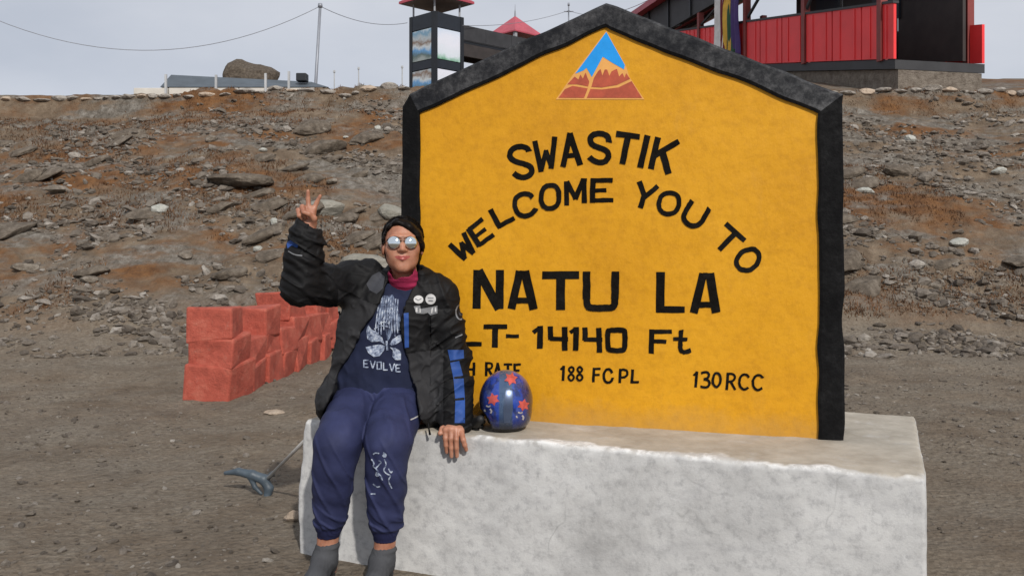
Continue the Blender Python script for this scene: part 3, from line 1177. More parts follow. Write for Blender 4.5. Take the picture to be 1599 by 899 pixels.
# ---- painted lettering: brush strokes on the face of the sign
def strip(pts, w, closed=False):
    """outline quads of one brush stroke, mitred at its bends"""
    P = [np.array(p, float) for p in pts]
    n = len(P)
    Lf, Rt = [], []
    for i in range(n):
        a = P[i - 1] if (i > 0 or closed) else None
        c = P[(i + 1) % n] if (i < n - 1 or closed) else None
        d1 = (P[i] - a) / (np.linalg.norm(P[i] - a) + 1e-9) if a is not None else None
        d2 = (c - P[i]) / (np.linalg.norm(c - P[i]) + 1e-9) if c is not None else None
        d1 = d2 if d1 is None else d1
        d2 = d1 if d2 is None else d2
        nrm = np.array([-(d1 + d2)[1], (d1 + d2)[0]])
        nrm /= np.linalg.norm(nrm) + 1e-9
        cosh = max(.5, abs(nrm @ np.array([-d1[1], d1[0]])))
        Lf.append(P[i] + nrm * w / 2 / cosh)
        Rt.append(P[i] - nrm * w / 2 / cosh)
    return Lf, Rt


def smooth_pts(pts, closed=False, it=2):
    P = [np.array(p, float) for p in pts]
    for _ in range(it):
        Q = []
        n = len(P)
        rng = range(n if closed else n - 1)
        if not closed:
            Q.append(P[0])
        for i in rng:
            a, b_ = P[i], P[(i + 1) % n]
            Q += [a * .75 + b_ * .25, a * .25 + b_ * .75]
        if not closed:
            Q.append(P[-1])
        P = Q
    return P


def lettering(name, glyphs, ox, oy, sc, parent, mat='letter', rough=.35):
    """glyphs: list of (points, width, curved, closed) in units of an enlarged view of the photograph"""
    mb = MB()
    for k, gl in enumerate(glyphs):
        pts, w, curved, closed = gl
        P = [np.array((ox + x / sc, oy + y / sc)) for x, y in pts]
        if curved:
            P = smooth_pts(P, closed)
        else:
            Q = []
            for i in range(len(P) - 1):
                for t in (0, .25, .5, .75):
                    Q.append(P[i] + (P[i + 1] - P[i]) * t)
            P = Q + [P[-1]]
        P = [p + np.array([random.gauss(0, .12), random.gauss(0, .12)]) for p in P]
        Lf, Rt = strip(P, w / sc, closed)
        off = .0016 + .0005 * (k % 6)
        vs = [SP(p[0] + random.gauss(0, rough * .5), p[1] + random.gauss(0, rough * .5), off) for p in Lf] + [SP(p[0] + random.gauss(0, rough * .5), p[1] + random.gauss(0, rough * .5), off) for p in Rt]
        n = len(Lf)
        fs = [(i, i + 1, n + i + 1, n + i) for i in range(n - 1)]
        if closed:
            fs.append((n - 1, 0, n, 2 * n - 1))
        mb.add(vs, fs)
    return mb.build(name, M[mat], parent)


def L(*pts, w=24):
    return (list(pts), w, False, False)


def C(*pts, w=24):
    return (list(pts), w, True, False)


def O(*pts, w=24):
    return (list(pts), w, True, True)


def sign_text():
    A5 = (690, 180, 3.017)
    A6 = (690, 400, 2.996)
    w = 27
    word = {}
    word['SWASTIK'] = [C((412, 172), (400, 152), (360, 146), (325, 165), (318, 195), (340, 217), (380, 228), (418, 240), (428, 266), (408, 290), (370, 295), (338, 272), w=w),
                       L((438, 120), (469, 268), w=25), L((469, 262), (492, 165), w=22), L((490, 165), (518, 250), w=22), L((516, 250), (533, 102), w=25),
                       L((606, 84), (572, 243), w=27), L((602, 84), (653, 236), w=29), L((586, 192), (640, 188), w=23),
                       C((788, 128), (782, 95), (740, 84), (705, 95), (698, 122), (715, 145), (750, 155), (782, 170), (788, 200), (762, 224), (725, 222), (694, 196), w=w),
                       L((822, 88), (934, 102), w=27), L((879, 95), (851, 230), w=29), L((970, 96), (935, 247), w=29), L((1018, 103), (985, 254), w=29), L((1117, 124), (1003, 190), w=27), L((1038, 168), (1069, 276), w=32)]
    w = 23
    word['WELCOME'] = [L((36, 607), (112, 678), w=25), L((108, 675), (92, 596), w=21), L((90, 600), (152, 652), w=21), L((150, 650), (104, 552), w=23),
                       L((126, 532), (180, 617), w=25), L((128, 540), (194, 488), w=21), L((153, 575), (207, 535), w=19), L((174, 612), (246, 562), w=21),
                       L((229, 443), (276, 530), w=26), L((270, 523), (343, 484), w=22),
                       C((428, 388), (415, 372), (380, 368), (348, 388), (342, 422), (355, 462), (388, 478), (425, 465), (444, 440), w=w),
                       O((472, 350), (500, 328), (540, 332), (554, 365), (552, 415), (528, 438), (490, 440), (468, 410), w=w),
                       L((589, 425), (587, 312), w=23), L((588, 312), (632, 395), w=23), L((630, 395), (668, 300), w=23), L((672, 297), (672, 414), w=24),
                       L((714, 296), (711, 411), w=25), L((712, 306), (806, 306), w=21), L((712, 355), (776, 353), w=20), L((712, 401), (808, 400), w=21)]
    word['YOU'] = [L((930, 311), (956, 385), w=25), L((1018, 334), (948, 392), w=23), L((955, 372), (936, 437), w=25),
                   O((1032, 378), (1068, 362), (1108, 372), (1122, 405), (1108, 452), (1070, 468), (1035, 458), (1020, 425), w=22),
                   C((1180, 402), (1150, 450), (1136, 482), (1155, 512), (1190, 524), (1222, 508), (1240, 475), (1262, 438), w=24)]
    word['TO'] = [L((1337, 510), (1428, 592), w=24), L((1386, 552), (1306, 634), w=25),
                  O((1424, 636), (1472, 626), (1498, 655), (1490, 698), (1452, 732), (1406, 728), (1384, 695), (1398, 660), w=23)]
    for k in ('SWASTIK', 'WELCOME', 'YOU', 'TO'):
        lettering('lettering', word[k], *A5, sign)['label'] = 'black painted word ' + k
    w = 37
    g = [L((167, 64), (163, 245), w=38), L((172, 66), (268, 246), w=42), L((273, 64), (270, 246), w=38),
         L((366, 68), (326, 246), w=37), L((390, 68), (431, 248), w=39), L((340, 206), (418, 206), w=26), L((362, 82), (396, 82), w=30),
         L((470, 88), (643, 88), w=36), L((556, 90), (556, 250), w=42),
         L((678, 70), (678, 200), w=36), C((678, 190), (680, 238), (720, 242), (770, 242), (808, 238), (811, 190), w=32), L((813, 70), (811, 200), w=36)]
    lettering('lettering', g, *A6, sign)['label'] = 'black painted word NATU'
    g = [L((1024, 73), (1021, 264), w=40), L((1006, 248), (1137, 249), w=31), L((1224, 80), (1179, 264), w=38), L((1254, 80), (1284, 263), w=40), L((1200, 226), (1272, 226), w=28), L((1222, 92), (1256, 92), w=30)]
    lettering('lettering', g, *A6, sign)['label'] = 'black painted word LA'
    w = 25
    g = [L((35, 322), (0, 420), w=25), L((37, 322), (70, 420), w=25), L((12, 392), (60, 392), w=18), L((98, 322), (98, 418), w=25), L((92, 409), (187, 409), w=20),
         L((197, 328), (308, 328), w=21), L((251, 330), (248, 427), w=28), L((300, 373), (361, 373), w=17)]
    lettering('lettering', g, *A6, sign)['label'] = 'black painted word ALT'
    g = [L((461, 325), (459, 432), w=27), L((428, 356), (458, 334), w=20), L((508, 327), (510, 390), w=25), L((506, 384), (592, 387), w=20), L((576, 330), (576, 440), w=26),
         L((630, 330), (627, 440), w=26), L((600, 356), (628, 338), w=18), L((670, 332), (670, 392), w=25), L((664, 388), (752, 390), w=20), L((735, 335), (738, 450), w=25),
         O((782, 344), (850, 344), (858, 352), (857, 432), (845, 440), (790, 440), (777, 430), (776, 352), w=24)]
    lettering('lettering', g, *A6, sign)['label'] = 'black painted number 14140'
    g = [L((983, 341), (979, 454), w=25), L((975, 352), (1076, 352), w=20), L((980, 396), (1050, 399), w=19), C((1120, 344), (1117, 400), (1116, 440), (1135, 450), (1166, 438), w=21), L((1083, 385), (1150, 388), w=18)]
    lettering('lettering', g, *A6, sign)['label'] = 'black painted word Ft'
    w = 11.5
    g = [L((113, 495), (113, 556), w=w), L((151, 495), (151, 557), w=13), L((110, 527), (152, 527), w=10)]
    lettering('lettering', g, *A6, sign, rough=.2)['label'] = 'small black painted letter H beside the jacket sleeve'
    g = [
         L((209, 494), (208, 560), w=13), C((207, 499), (232, 498), (238, 512), (230, 525), (208, 527), w=10), L((218, 526), (238, 560), w=w),
         L((262, 497), (248, 562), w=w), L((262, 497), (277, 562), w=w), L((252, 540), (274, 540), w=9),
         L((290, 505), (330, 505), w=11), L((310, 505), (310, 566), w=12), L((342, 500), (342, 566), w=12), L((338, 506), (370, 505), w=10), L((340, 533), (364, 533), w=10), L((340, 563), (370, 563), w=10)]
    lettering('lettering', g, *A6, sign, rough=.2)['label'] = 'small black painted word RATE behind the helmet'
    g = [L((571, 511), (567, 581), w=13), L((556, 530), (571, 513), w=10),
         O((607, 513), (592, 528), (606, 546), (621, 528), w=10), O((606, 546), (589, 566), (606, 584), (623, 565), w=10),
         O((646, 513), (632, 528), (646, 546), (661, 528), w=10), O((646, 546), (629, 566), (646, 584), (663, 565), w=10),
         ]
    lettering('lettering', g, *A6, sign, rough=.2)['label'] = 'small black painted number 188'
    g = [L((712, 520), (709, 588), w=13), L((708, 526), (744, 525), w=11), L((710, 554), (739, 553), w=10),
         C((798, 545), (788, 527), (768, 528), (757, 550), (760, 580), (778, 592), (796, 582), (800, 566), w=12)]
    lettering('lettering', g, *A6, sign, rough=.2)['label'] = 'small black painted letters FC'
    g = [L((836, 525), (832, 592), w=13), C((832, 531), (862, 529), (871, 548), (860, 565), (832, 566), w=11), L((893, 528), (889, 593), w=13), L((885, 588), (923, 587), w=11)]
    lettering('lettering', g, *A6, sign, rough=.2)['label'] = 'small black painted letters PL'
    w = 11.5
    g = [L((1193, 538), (1187, 613), w=13), L((1178, 557), (1194, 540), w=10),
         C((1213, 546), (1240, 538), (1252, 553), (1244, 570), (1226, 574), w=w), C((1226, 574), (1250, 578), (1254, 600), (1238, 614), (1210, 608), w=w),
         O((1286, 540), (1270, 558), (1266, 592), (1284, 614), (1302, 598), (1306, 560), w=w),
         ]
    lettering('lettering', g, *A6, sign, rough=.2)['label'] = 'small black painted number 130'
    g = [L((1339, 543), (1333, 624), w=13), C((1334, 549), (1364, 548), (1374, 566), (1362, 583), (1334, 586), w=11), L((1350, 584), (1373, 624), w=w),
         C((1438, 566), (1424, 550), (1402, 554), (1390, 582), (1396, 612), (1416, 624), (1434, 612), w=w), C((1503, 568), (1489, 553), (1466, 557), (1454, 585), (1460, 615), (1480, 627), (1499, 614), w=w)]
    lettering('lettering', g, *A6, sign, rough=.2)['label'] = 'small black painted letters RCC'


sign_text()


def sign_poly(name, poly, off, mat, parent):
    mb = MB()
    P = [(840 + x / 4.208, y / 4.208) for x, y in poly]
    vs, _, fs, _, _, _ = delaunay_2d_cdt([Vector(p) for p in P], [(i, (i + 1) % len(P)) for i in range(len(P))], [], 1, 1e-4)
    mb.add([SP(v.x, v.y, off) for v in vs], fs)
    return mb.build(name, M[mat], parent)


def emblem():
    root = sign_poly('emblem', [(450, 205), (582, 442), (600, 505), (700, 655), (118, 655), (225, 500), (300, 400)], .0014, 'emblem_edge', sign)
    root['label'] = 'painted triangular mountain emblem, blue above red'
    sign_poly('sky_field', [(450, 212), (572, 430), (566, 458), (490, 415), (427, 375), (402, 420), (355, 508), (320, 448), (300, 465), (246, 486), (305, 408)], .0024, 'emblem_blue', root)
    for poly in ([(194, 556), (242, 505), (266, 524), (280, 492), (296, 518), (314, 478), (326, 512), (338, 540), (330, 570), (260, 556)],
                 [(352, 573), (368, 515), (396, 470), (412, 455), (424, 498), (440, 458), (456, 460), (470, 500), (484, 472), (500, 462), (520, 455), (534, 505), (556, 482), (570, 512), (580, 482), (606, 520), (520, 560), (420, 577)],
                 [(136, 644), (178, 588), (228, 566), (328, 583), (304, 645)],
                 [(322, 645), (346, 586), (420, 590), (530, 576), (616, 535), (684, 645)]):
        sign_poly('mountain_field', poly, .0024, 'emblem_red', root)


emblem()


# ================================================================== hilltop buildings
def Zat(py, Y):
    return EYE - (py - HYP) / FPX * Y


def tower():
    N = W(678, 0, 40.0)
    a = 1.78
    c = Vector((N.x, 40.0 + a / math.sqrt(2), 0))
    g = H1(c.x, c.y) - .1
    root = empty('viewing_tower', (c.x, c.y, g))
    tag(root, 'dark square tower with photo panels on its sides and open red hipped roof', 'tower')
    zt = Zat(17, 40.0)
    q = R(45)
    MB().box((c.x, c.y, (g + zt) / 2), (a - .16, a - .16, zt - g - .02), q).build('core', M['dark_frame'], root)
    d1 = Vector((-1, 1, 0)).normalized()      # along the left face, away from the near corner
    d2 = Vector((1, 1, 0)).normalized()
    near = Vector((c.x, 40.0, 0))
    for i in (0, 1):
        for j in (0, 1):
            p = near + d1 * (a * i + (.10 if not i else -.10)) + d2 * (a * j + (.10 if not j else -.10))
            MB().box((p.x, p.y, (g + zt) / 2), (.20, .20, zt - g), q).build('corner_post', M['dark_frame'], root)
    for z0, z1 in ((10.86, zt - .01), (9.03, 9.40), (7.0, 7.4)):
        MB().box((c.x, c.y, (z0 + z1) / 2), (a - .03, a - .03, z1 - z0), q).build('band', M['charcoal'], root)
    # the photographs on the four sides
    for k, (dd, nn) in enumerate(((d1, Vector((-1, -1, 0)).normalized()), (d2, Vector((1, -1, 0)).normalized()))):
        for z0, z1, mt in ((9.44, 10.82, ('print_sky', 'print_snow')[k]), (7.5, 8.99, ('print_sky', 'print_snow')[k])):
            p = near + dd * (a / 2) + Vector((0, 0, (z0 + z1) / 2))
            ctr = p - (nn * -1) * 0 + nn * (-.05)
            ang = math.atan2(dd.y, dd.x)
            MB().box(ctr, (a - .42, .04, z1 - z0), ang).build('picture_panel', M[mt], root)
    ze = zt + .62
    for i in (0, 1):
        for j in (0, 1):
            p = near + d1 * (a * i + (.14 if not i else -.14)) + d2 * (a * j + (.14 if not j else -.14))
            MB().tube((p.x, p.y, zt - .02), (p.x, p.y, ze + .02), .045, n=8).build('roof_post', M['grey_post'], root)
    e = a / 2 + .34
    cs = [Vector((c.x, c.y, 0)) + d1 * s * e + d2 * r * e for s, r in ((-1, -1), (-1, 1), (1, 1), (1, -1))]
    mb = MB()
    mb.hexa([Vector((p.x, p.y, ze)) for p in cs] + [Vector((p.x, p.y, ze + .10)) for p in cs])
    rf = mb.build('roof', M['roof_red'], root)
    mb = MB()
    ap = Vector((c.x, c.y, ze + 1.0))
    mb.add([Vector((p.x, p.y, ze + .103)) for p in cs] + [ap], [(0, 1, 4), (1, 2, 4), (2, 3, 4), (3, 0, 4), (3, 2, 1, 0)])
    mb.build('hip', M['roof_red'], rf)
    e2 = e - .08
    cs2 = [Vector((c.x, c.y, 0)) + d1 * s * e2 + d2 * r * e2 for s, r in ((-1, -1), (-1, 1), (1, 1), (1, -1))]
    mb = MB()
    mb.hexa([Vector((p.x, p.y, ze - .03)) for p in cs2] + [Vector((p.x, p.y, ze - .002)) for p in cs2])
    mb.build('soffit', M['soffit'], rf)
    return zt


def footbridge():
    A, B = W(716, 0, 41.3), W(836, 0, 44.8)
    z1 = 11.25
    root = empty('footbridge', ((A.x + B.x) / 2, (A.y + B.y) / 2, H1(B.x, B.y)))
    tag(root, 'dark panelled footbridge leading from the tower to the pavilion', 'bridge')
    d = (B - A)
    d.z = 0
    ln = d.length
    ang = math.atan2(d.y, d.x)
    m = (A + B) / 2
    n = Vector((-math.sin(ang), math.cos(ang), 0))
    for k in range(3):
        p = A + d * ((k + .5) / 3)
        MB().box((p.x, p.y, z1 - .34), (ln / 3 - .015, .06, .68), ang).build('side_panel', M['girder'], root)
        p = p + n * 1.2
        MB().box((p.x, p.y, z1 - .34), (ln / 3 - .015, .06, .68), ang).build('side_panel', M['girder'], root)
    p = m + n * .62
    MB().box((p.x, p.y, z1 - .76), (ln, 1.15, .12), ang).build('deck', M['dark_frame'], root)
    for s in (.1, 1.1):
        p = m + n * s
        MB().box((p.x, p.y, z1 - 1.12), (ln, .12, .58), ang).build('girder', M['interior'], root)
    for t in (.45, .97):
        p = A + d * t + n * .6
        g = H1(p.x, p.y) - .1
        MB().box((p.x, p.y, (g + z1 - 1.4) / 2), (.2, .2, z1 - 1.4 - g), ang).build('pier', M['dark_frame'], root)


def pavilion():
    near = W(808, 0, 47.5)
    r = 1.62
    c = Vector((near.x - .12, 47.5 + r * .95, 0))
    g = H1(c.x, c.y) - .1
    root = empty('pavilion', (c.x, c.y, g))
    tag(root, 'small pavilion with red pyramid roof and finial beside the footbridge', 'pavilion')
    ze, za = Zat(47, 47.5), Zat(25, 49.0)
    pts = [Vector((c.x, c.y - r, 0)), Vector((c.x + r, c.y, 0)), Vector((c.x, c.y + r, 0)), Vector((c.x - r, c.y, 0))]
    mb = MB()
    mb.add([Vector((p.x, p.y, ze)) for p in pts] + [Vector((c.x, c.y, za))] + [Vector((p.x, p.y, ze - .07)) for p in pts], [(0, 1, 4), (1, 2, 4), (2, 3, 4), (3, 0, 4), (0, 5, 6, 1), (1, 6, 7, 2), (2, 7, 8, 3), (3, 8, 5, 0), (5, 8, 7, 6)])
    rf = mb.build('roof', M['roof_red'], root)
    MB().tube((c.x, c.y, za - .05), (c.x, c.y, za + .28), .05, .03, 8).build('finial', M['wire'], rf)
    MB().tube((c.x, c.y, za + .28), (c.x, c.y, za + .62), .02, .008, 6).build('finial_tip', M['wire'], rf)
    for p in pts:
        q = c + (Vector((p.x, p.y, 0)) - c) * .86
        MB().box((q.x, q.y, (g + ze - .06) / 2), (.16, .16, ze - .06 - g), R(45)).build('post', M['grey_post'], root)
    fl = ze - 2.0
    MB().box((c.x, c.y, fl), (1.9, 1.9, .15), R(45)).build('floor', M['girder'], root)
    for k in range(4):
        a, b_ = pts[k], pts[(k + 1) % 4]
        m = (a + b_) / 2
        m = c + (Vector((m.x, m.y, 0)) - c) * .84
        ang = math.atan2(b_.y - a.y, b_.x - a.x)
        MB().box((m.x, m.y, fl + .65), (1.75, .06, 1.1), ang).build('wall_panel', M['interior'], root)


G_A = Vector((4.9, 36.0, 0))
G_D = Vector((2.8, -12.0, 0))
G_N = Vector((12, 2.8, 0)).normalized()
G_ANG = math.atan2(G_D.y, G_D.x)


def GP(t, off=0.0, z=0.0):
    p = G_A + G_D * t + G_N * off
    p.z = z
    return p


def ramp_top(t):
    return 8.80 - (t - .3) * 2.13


def gallery():
    root = empty('covered_gallery', (GP(.8).x, GP(.8).y, H1(GP(.8).x, GP(.8).y)))
    tag(root, 'red covered gallery with sloping red parapet panels and dark roof girder', 'building')

    def span(t0, t1, off0, off1, zlo, zhi):
        """block between two stations, lower and upper edges given as functions of t"""
        P = [GP(t0, off0, zlo(t0)), GP(t1, off0, zlo(t1)), GP(t1, off1, zlo(t1)), GP(t0, off1, zlo(t0)),
             GP(t0, off0, zhi(t0)), GP(t1, off0, zhi(t1)), GP(t1, off1, zhi(t1)), GP(t0, off1, zhi(t0))]
        return MB().hexa(P)
    T0, T1 = -.06, 1.32
    st = [T0 + (T1 - T0) * i / 14 for i in range(15)]
    for i in range(14):
        a, b_ = st[i] + .002, st[i + 1] - .002
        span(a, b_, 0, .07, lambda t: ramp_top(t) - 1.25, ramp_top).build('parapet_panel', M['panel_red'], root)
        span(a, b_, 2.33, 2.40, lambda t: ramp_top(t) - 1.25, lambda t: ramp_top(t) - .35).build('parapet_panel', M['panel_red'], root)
    for i in range(28):
        a = st[0] + (T1 - T0) * (i + .5) / 28
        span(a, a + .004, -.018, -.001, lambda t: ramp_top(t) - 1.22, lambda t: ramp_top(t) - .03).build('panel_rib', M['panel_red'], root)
    span(T0, T1, .02, 2.38, lambda t: ramp_top(t) - 1.48, lambda t: ramp_top(t) - 1.27).build('floor', M['girder'], root)
    span(T0, T1, .10, 2.30, lambda t: ramp_top(t) - 3.4, lambda t: ramp_top(t) - 1.49).build('foundation', M['rubble'], root)
    span(T0, T1, -.03, .12, lambda t: ramp_top(t) + .002, lambda t: ramp_top(t) + .06).build('handrail', M['girder'], root)
    for off in (.04, 2.36):
        for k in range(8):
            t = -.03 + k * .262
            if t > T1: break
            p = GP(t, off)
            MB().box((p.x, p.y, (ramp_top(t) - 1.3 + 8.95) / 2), (.16, .18, 8.95 - ramp_top(t) + 1.3), G_ANG).build('post', M['post_red'], root)
            if off < 1 and t + .13 < T1:
                MB().tube(GP(t, off, ramp_top(t) + .1), GP(t + .131, off, 8.9), .05, n=6).build('brace', M['girder'], root)
        span(T0 - .02, T1, off - .10, off + .10, lambda t: 8.92 if off < 1 else 9.86, lambda t: 10.03).build('girder', M['girder'], root)
    for k in range(9):
        t = T0 + (T1 - T0) * (k + .3) / 9
        span(t, t + .010, -.12, -.09, lambda t: 8.93, lambda t: 10.02).build('girder_rib', M['dark_frame'], root)
    rf = span(T0 - .06, T1, -.42, 2.9, lambda t: 10.06, lambda t: 10.14).build('roof', M['roof_red'], root)
    mb = MB()
    mb.add([GP(T0 - .06, -.42, 10.145), GP(T1, -.42, 10.145), GP(T1, 1.2, 11.0), GP(T0 - .06, 1.2, 11.0), GP(T1, 2.9, 10.145), GP(T0 - .06, 2.9, 10.145)], [(0, 1, 2, 3), (3, 2, 4, 5), (0, 3, 5), (1, 4, 2), (0, 5, 4, 1)])
    mb.build('gable_roof', M['roof_red'], rf)
    MB().box(GP((T0 + T1) / 2, -.44, 10.10), ((T1 - T0) * 12.3, .03, .22), G_ANG).build('fascia', M['roof_red'], rf)
    # the enclosed near end: timber wall with openings
    for k in range(3):
        t0 = .70 + k * .2
        span(t0, t0 + .19, 2.10, 2.18, lambda t: ramp_top(t) - 1.2, lambda t: 8.9).build('timber_panel', M['interior'], root)
    for k in range(2):
        t0 = .80 + k * .22
        span(t0, t0 + .09, 2.02, 2.09, lambda t: ramp_top(t) - .05, lambda t: ramp_top(t) + .75).build('window_pane', M['charcoal'], root)


def scarf(px, w, y0, y1, colour, label):
    t = (px - 990) / 10.0
    # station along the gallery on this pixel column
    k = (px - CXP) / FPX
    t = (k * G_A.y - G_A.x) / (G_D.x - k * G_D.y)
    p = GP(t, -.17)
    zt_, zb_ = 8.95, Zat(y1, p.y)
    d = G_D.normalized()
    mb = MB()
    nu, nv = 8, 14
    vs = []
    for j in range(nv + 1):
        f = j / nv
        for i in range(nu + 1):
            u = i / nu - .5
            fold = .035 * math.sin(u * 11 + px) * (.4 + f) + .02 * math.sin(f * 6 + px)
            q = p + d * (u * w * (1 - .12 * math.sin(f * 5 + px))) * 1.0 - G_N * fold
            vs.append((q.x, q.y, zt_ + (zb_ - zt_) * f))
    fs = [(j * (nu + 1) + i, j * (nu + 1) + i + 1, (j + 1) * (nu + 1) + i + 1, (j + 1) * (nu + 1) + i) for j in range(nv) for i in range(nu)]
    mb.add(vs, fs)
    o = mb.build('hanging_cloth', M['cloth_' + colour], None, True)
    m = o.modifiers.new('solid', 'SOLIDIFY')
    m.thickness = .012
    tag(o, label, 'cloth', 'cloths hung on the gallery')


tower()
footbridge()
pavilion()
gallery()
scarf(1131.5, .62, 5, 84, 'white', 'long white cloth hanging from the gallery girder beside the maroon one')
scarf(1137.5, .30, 5, 84, 'maroon', 'narrow maroon cloth hanging between the white and yellow cloths')
scarf(1143, .52, 5, 86, 'yellow', 'yellow cloth hanging from the gallery girder')
scarf(1149, .40, 5, 86, 'green', 'dark green cloth hanging between the yellow and purple cloths')
scarf(1155.5, .48, 5, 90, 'purple', 'dark purple cloth hanging from the gallery girder')


def pole(px0, px1, ytop, Y, r, label, cross=False):
    b_ = W(px0, 0, Y)
    g = H1(b_.x, Y) - .15
    t = W(px1, ytop, Y)
    dx = (t.x - b_.x) / max(.1, (Zat(ytop, Y) - Zat(130, Y)))
    base = Vector((b_.x - dx * (Zat(130, Y) - g), Y, g))
    root = empty('utility_pole', base)
    tag(root, label, 'pole')
    MB().tube(base, t, r * 1.25, r, 10).build('shaft', M['pole'], root, True)
    MB().tube(t - Vector((0, 0, .05)), t + Vector((0, 0, .10)), r * 1.7, r * 1.5, 10).build('cap', M['pole'], root, True)
    if cross:
        MB().tube(t + Vector((-.25, 0, -.35)), t + Vector((.25, 0, -.35)), .03, n=6).build('crossbar', M['pole'], root)
    return t


pt = pole(493, 500, 10, 35, .055, 'tall slim grey pole on the crest left of the tower')
pt2 = pole(888, 888, 8, 47, .035, 'thin grey pole with a short crossbar behind the sign peak', True)
pt3 = pole(-30, -32, 20, 33, .055, 'slim grey pole on the crest far along the wire from the tower')


def wire(a, b_, sag, label):
    a, b_ = Vector(a), Vector(b_)
    pts = []
    for i in range(25):
        t = i / 24
        p = a.lerp(b_, t)
        p.z -= sag * 4 * t * (1 - t)
        pts.append(p)
    tag(MB().path(pts, .013, 5).build('overhead_wire', M['wire'], None, True), label, 'wire')


wire(pt, pt3, 1.55, 'sagging overhead wire running from the slim pole away from the tower')
wire(pt, W(636, 36, 41.2), .32, 'overhead wire slung between the slim pole and the dark tower')
wire(W(722, 40, 41.2), pt2 - Vector((0, 0, .3)), .25, 'overhead wire running from the tower past the pavilion roof')
wire(pt2 - Vector((0, 0, .3)), W(1035, -12, 33), .5, 'overhead wire running from the thin pole to the gallery roof')

for px, yt, lab in ((522, 113, 'short'), (560, 108, 'middle'), (628, 106, 'tall')):
    b_ = W(px, 0, 58)
    g = H1(b_.x, 58) - .2
    top = Zat(yt, 58)
    o = MB().tube((b_.x, 58, g), (b_.x, 58, top), .05, .04, 6).tube((b_.x, 58, top - .02), (b_.x, 58, top + .12), .09, .07, 6).build('lamp_post', M['white_post'])
    tag(o, {'short': 'tiny pale post beyond the crest nearest the slim grey pole', 'middle': 'tiny pale post beyond the crest between two others', 'tall': 'tiny pale post beyond the crest close to the tower'}[lab], 'post')

# far rock knoll, slate roof and low cream wall on the left crest
_k = rock_mesh('knoll', (1.75, 1.4, 1.15), 74, sub=4, rough=.30)
o = link('rocky_knoll', _k, M['rock'])
p = W(392, 0, 46)
o.location = (p.x, 46, Zat(128, 46) - .12)
tag(o, 'rounded brown rock knoll rising behind the slate roof', 'boulder')


def slate_house():
    Y = 31
    x0, x1 = W(250, 0, Y).x, W(512, 0, Y).x
    g = H1((x0 + x1) / 2, Y) - .1
    root = empty('slate_shed', ((x0 + x1) / 2, Y + .8, g))
    tag(root, 'low shed with slate grey roof on the crest below the slim pole', 'building')
    ze = Zat(136, Y)
    MB().box(((x0 + x1) / 2, Y + 1.0, (g + ze) / 2), (x1 - x0 - .4, 1.6, ze - g), 0).build('wall', M['cream_wall'], root)
    zr0, zr1 = Zat(117, Y + 1), Zat(128, Y + 1)
    mb = MB()
    mb.add([(x0, Y, ze), (x1, Y, ze), (x1 - .8, Y + 1, zr1), (x0, Y + 1, zr0), (x0, Y + 2, ze), (x1, Y + 2, ze)], [(0, 1, 2, 3), (3, 2, 5, 4), (0, 3, 4), (1, 5, 2), (0, 4, 5, 1)])
    mb.build('roof', M['slate'], root)
    c = W(471, 121, Y + .4)
    MB().box((c.x, Y + .5, c.z), (.36, .4, .28), 0).build('vent_box', M['dark_frame'], root, bevel=.03)


slate_house()


def crest_wall():
    Y = 17.75
    x0, x1 = W(210, 0, Y).x, W(484, 0, Y).x
    g = H1((x0 + x1) / 2, Y) - .12
    root = empty('crest_rail', ((x0 + x1) / 2, Y, g))
    tag(root, 'low cream parapet with white posts along the crest of the bank', 'parapet')
    n = 5
    for k in range(n):
        a, b_ = x0 + (x1 - x0) * k / n + .01, x0 + (x1 - x0) * (k + 1) / n - .01
        MB().box(((a + b_) / 2, Y, (g + 4.30) / 2), (b_ - a, .14, 4.30 - g)).build('wall_section', M['cream_wall'], root, bevel=.01)
    for px, zt in ((262, 4.56), (340, 4.55), (417, 4.58), (453, 4.62)):
        x = W(px, 0, Y).x
        MB().box((x, Y - .10, (g + zt) / 2), (.042, .04, zt - g)).build('post', M['white_post'], root)


crest_wall()


# ================================================================== decals that lie on a curved surface
def on_surface(bvh, px, py, off):
    o = Vector((0, 0, EYE))
    d = (W(px, py, 1.0) - o).normalized()
    hit, nrm, _, _ = bvh.ray_cast(o, d)
    if hit is None:
        return None
    return hit - d * off


def decal(name, polys, bvh, off, mat, parent, grid=3.0):
    """polys: list of outlines in pixels; printed or sewn on the surface they fall on"""
    mb = MB()
    for k, poly in enumerate(polys):
        P = []
        n = len(poly)
        for i in range(n):
            a, b_ = np.array(poly[i], float), np.array(poly[(i + 1) % n], float)
            m = max(1, int(np.linalg.norm(b_ - a) / grid))
            P += [a + (b_ - a) * j / m for j in range(m)]
        nb = len(P)
        xs = [p[0] for p in P]
        ys = [p[1] for p in P]
        pts = [Vector(p) for p in P]
        gx = min(xs) + grid / 2
        while gx < max(xs):
            gy = min(ys) + grid / 2
            while gy < max(ys):
                pts.append(Vector((gx, gy)))
                gy += grid
            gx += grid
        vs, _, fs, _, _, _ = delaunay_2d_cdt(pts, [(i, (i + 1) % nb) for i in range(nb)], [], 1, 1e-4)
        out = [on_surface(bvh, v.x, v.y, off + .00035 * (k % 4)) for v in vs]
        fs = [f for f in fs if all(out[i] is not None for i in f)]
        # drop faces stretched across a silhouette
        fs = [f for f in fs if max((out[f[i]] - out[f[i - 1]]).length for i in range(len(f))) < .05]
        mb.add([q if q is not None else (0, 0, 0) for q in out], fs)
    used = sorted({i for f in mb.f for i in f})
    mp_ = {v: i for i, v in enumerate(used)}
    mb.v = [mb.v[i] for i in used]
    mb.f = [tuple(mp_[i] for i in f) for f in mb.f]
    return mb.build(name, M[mat], parent, True)


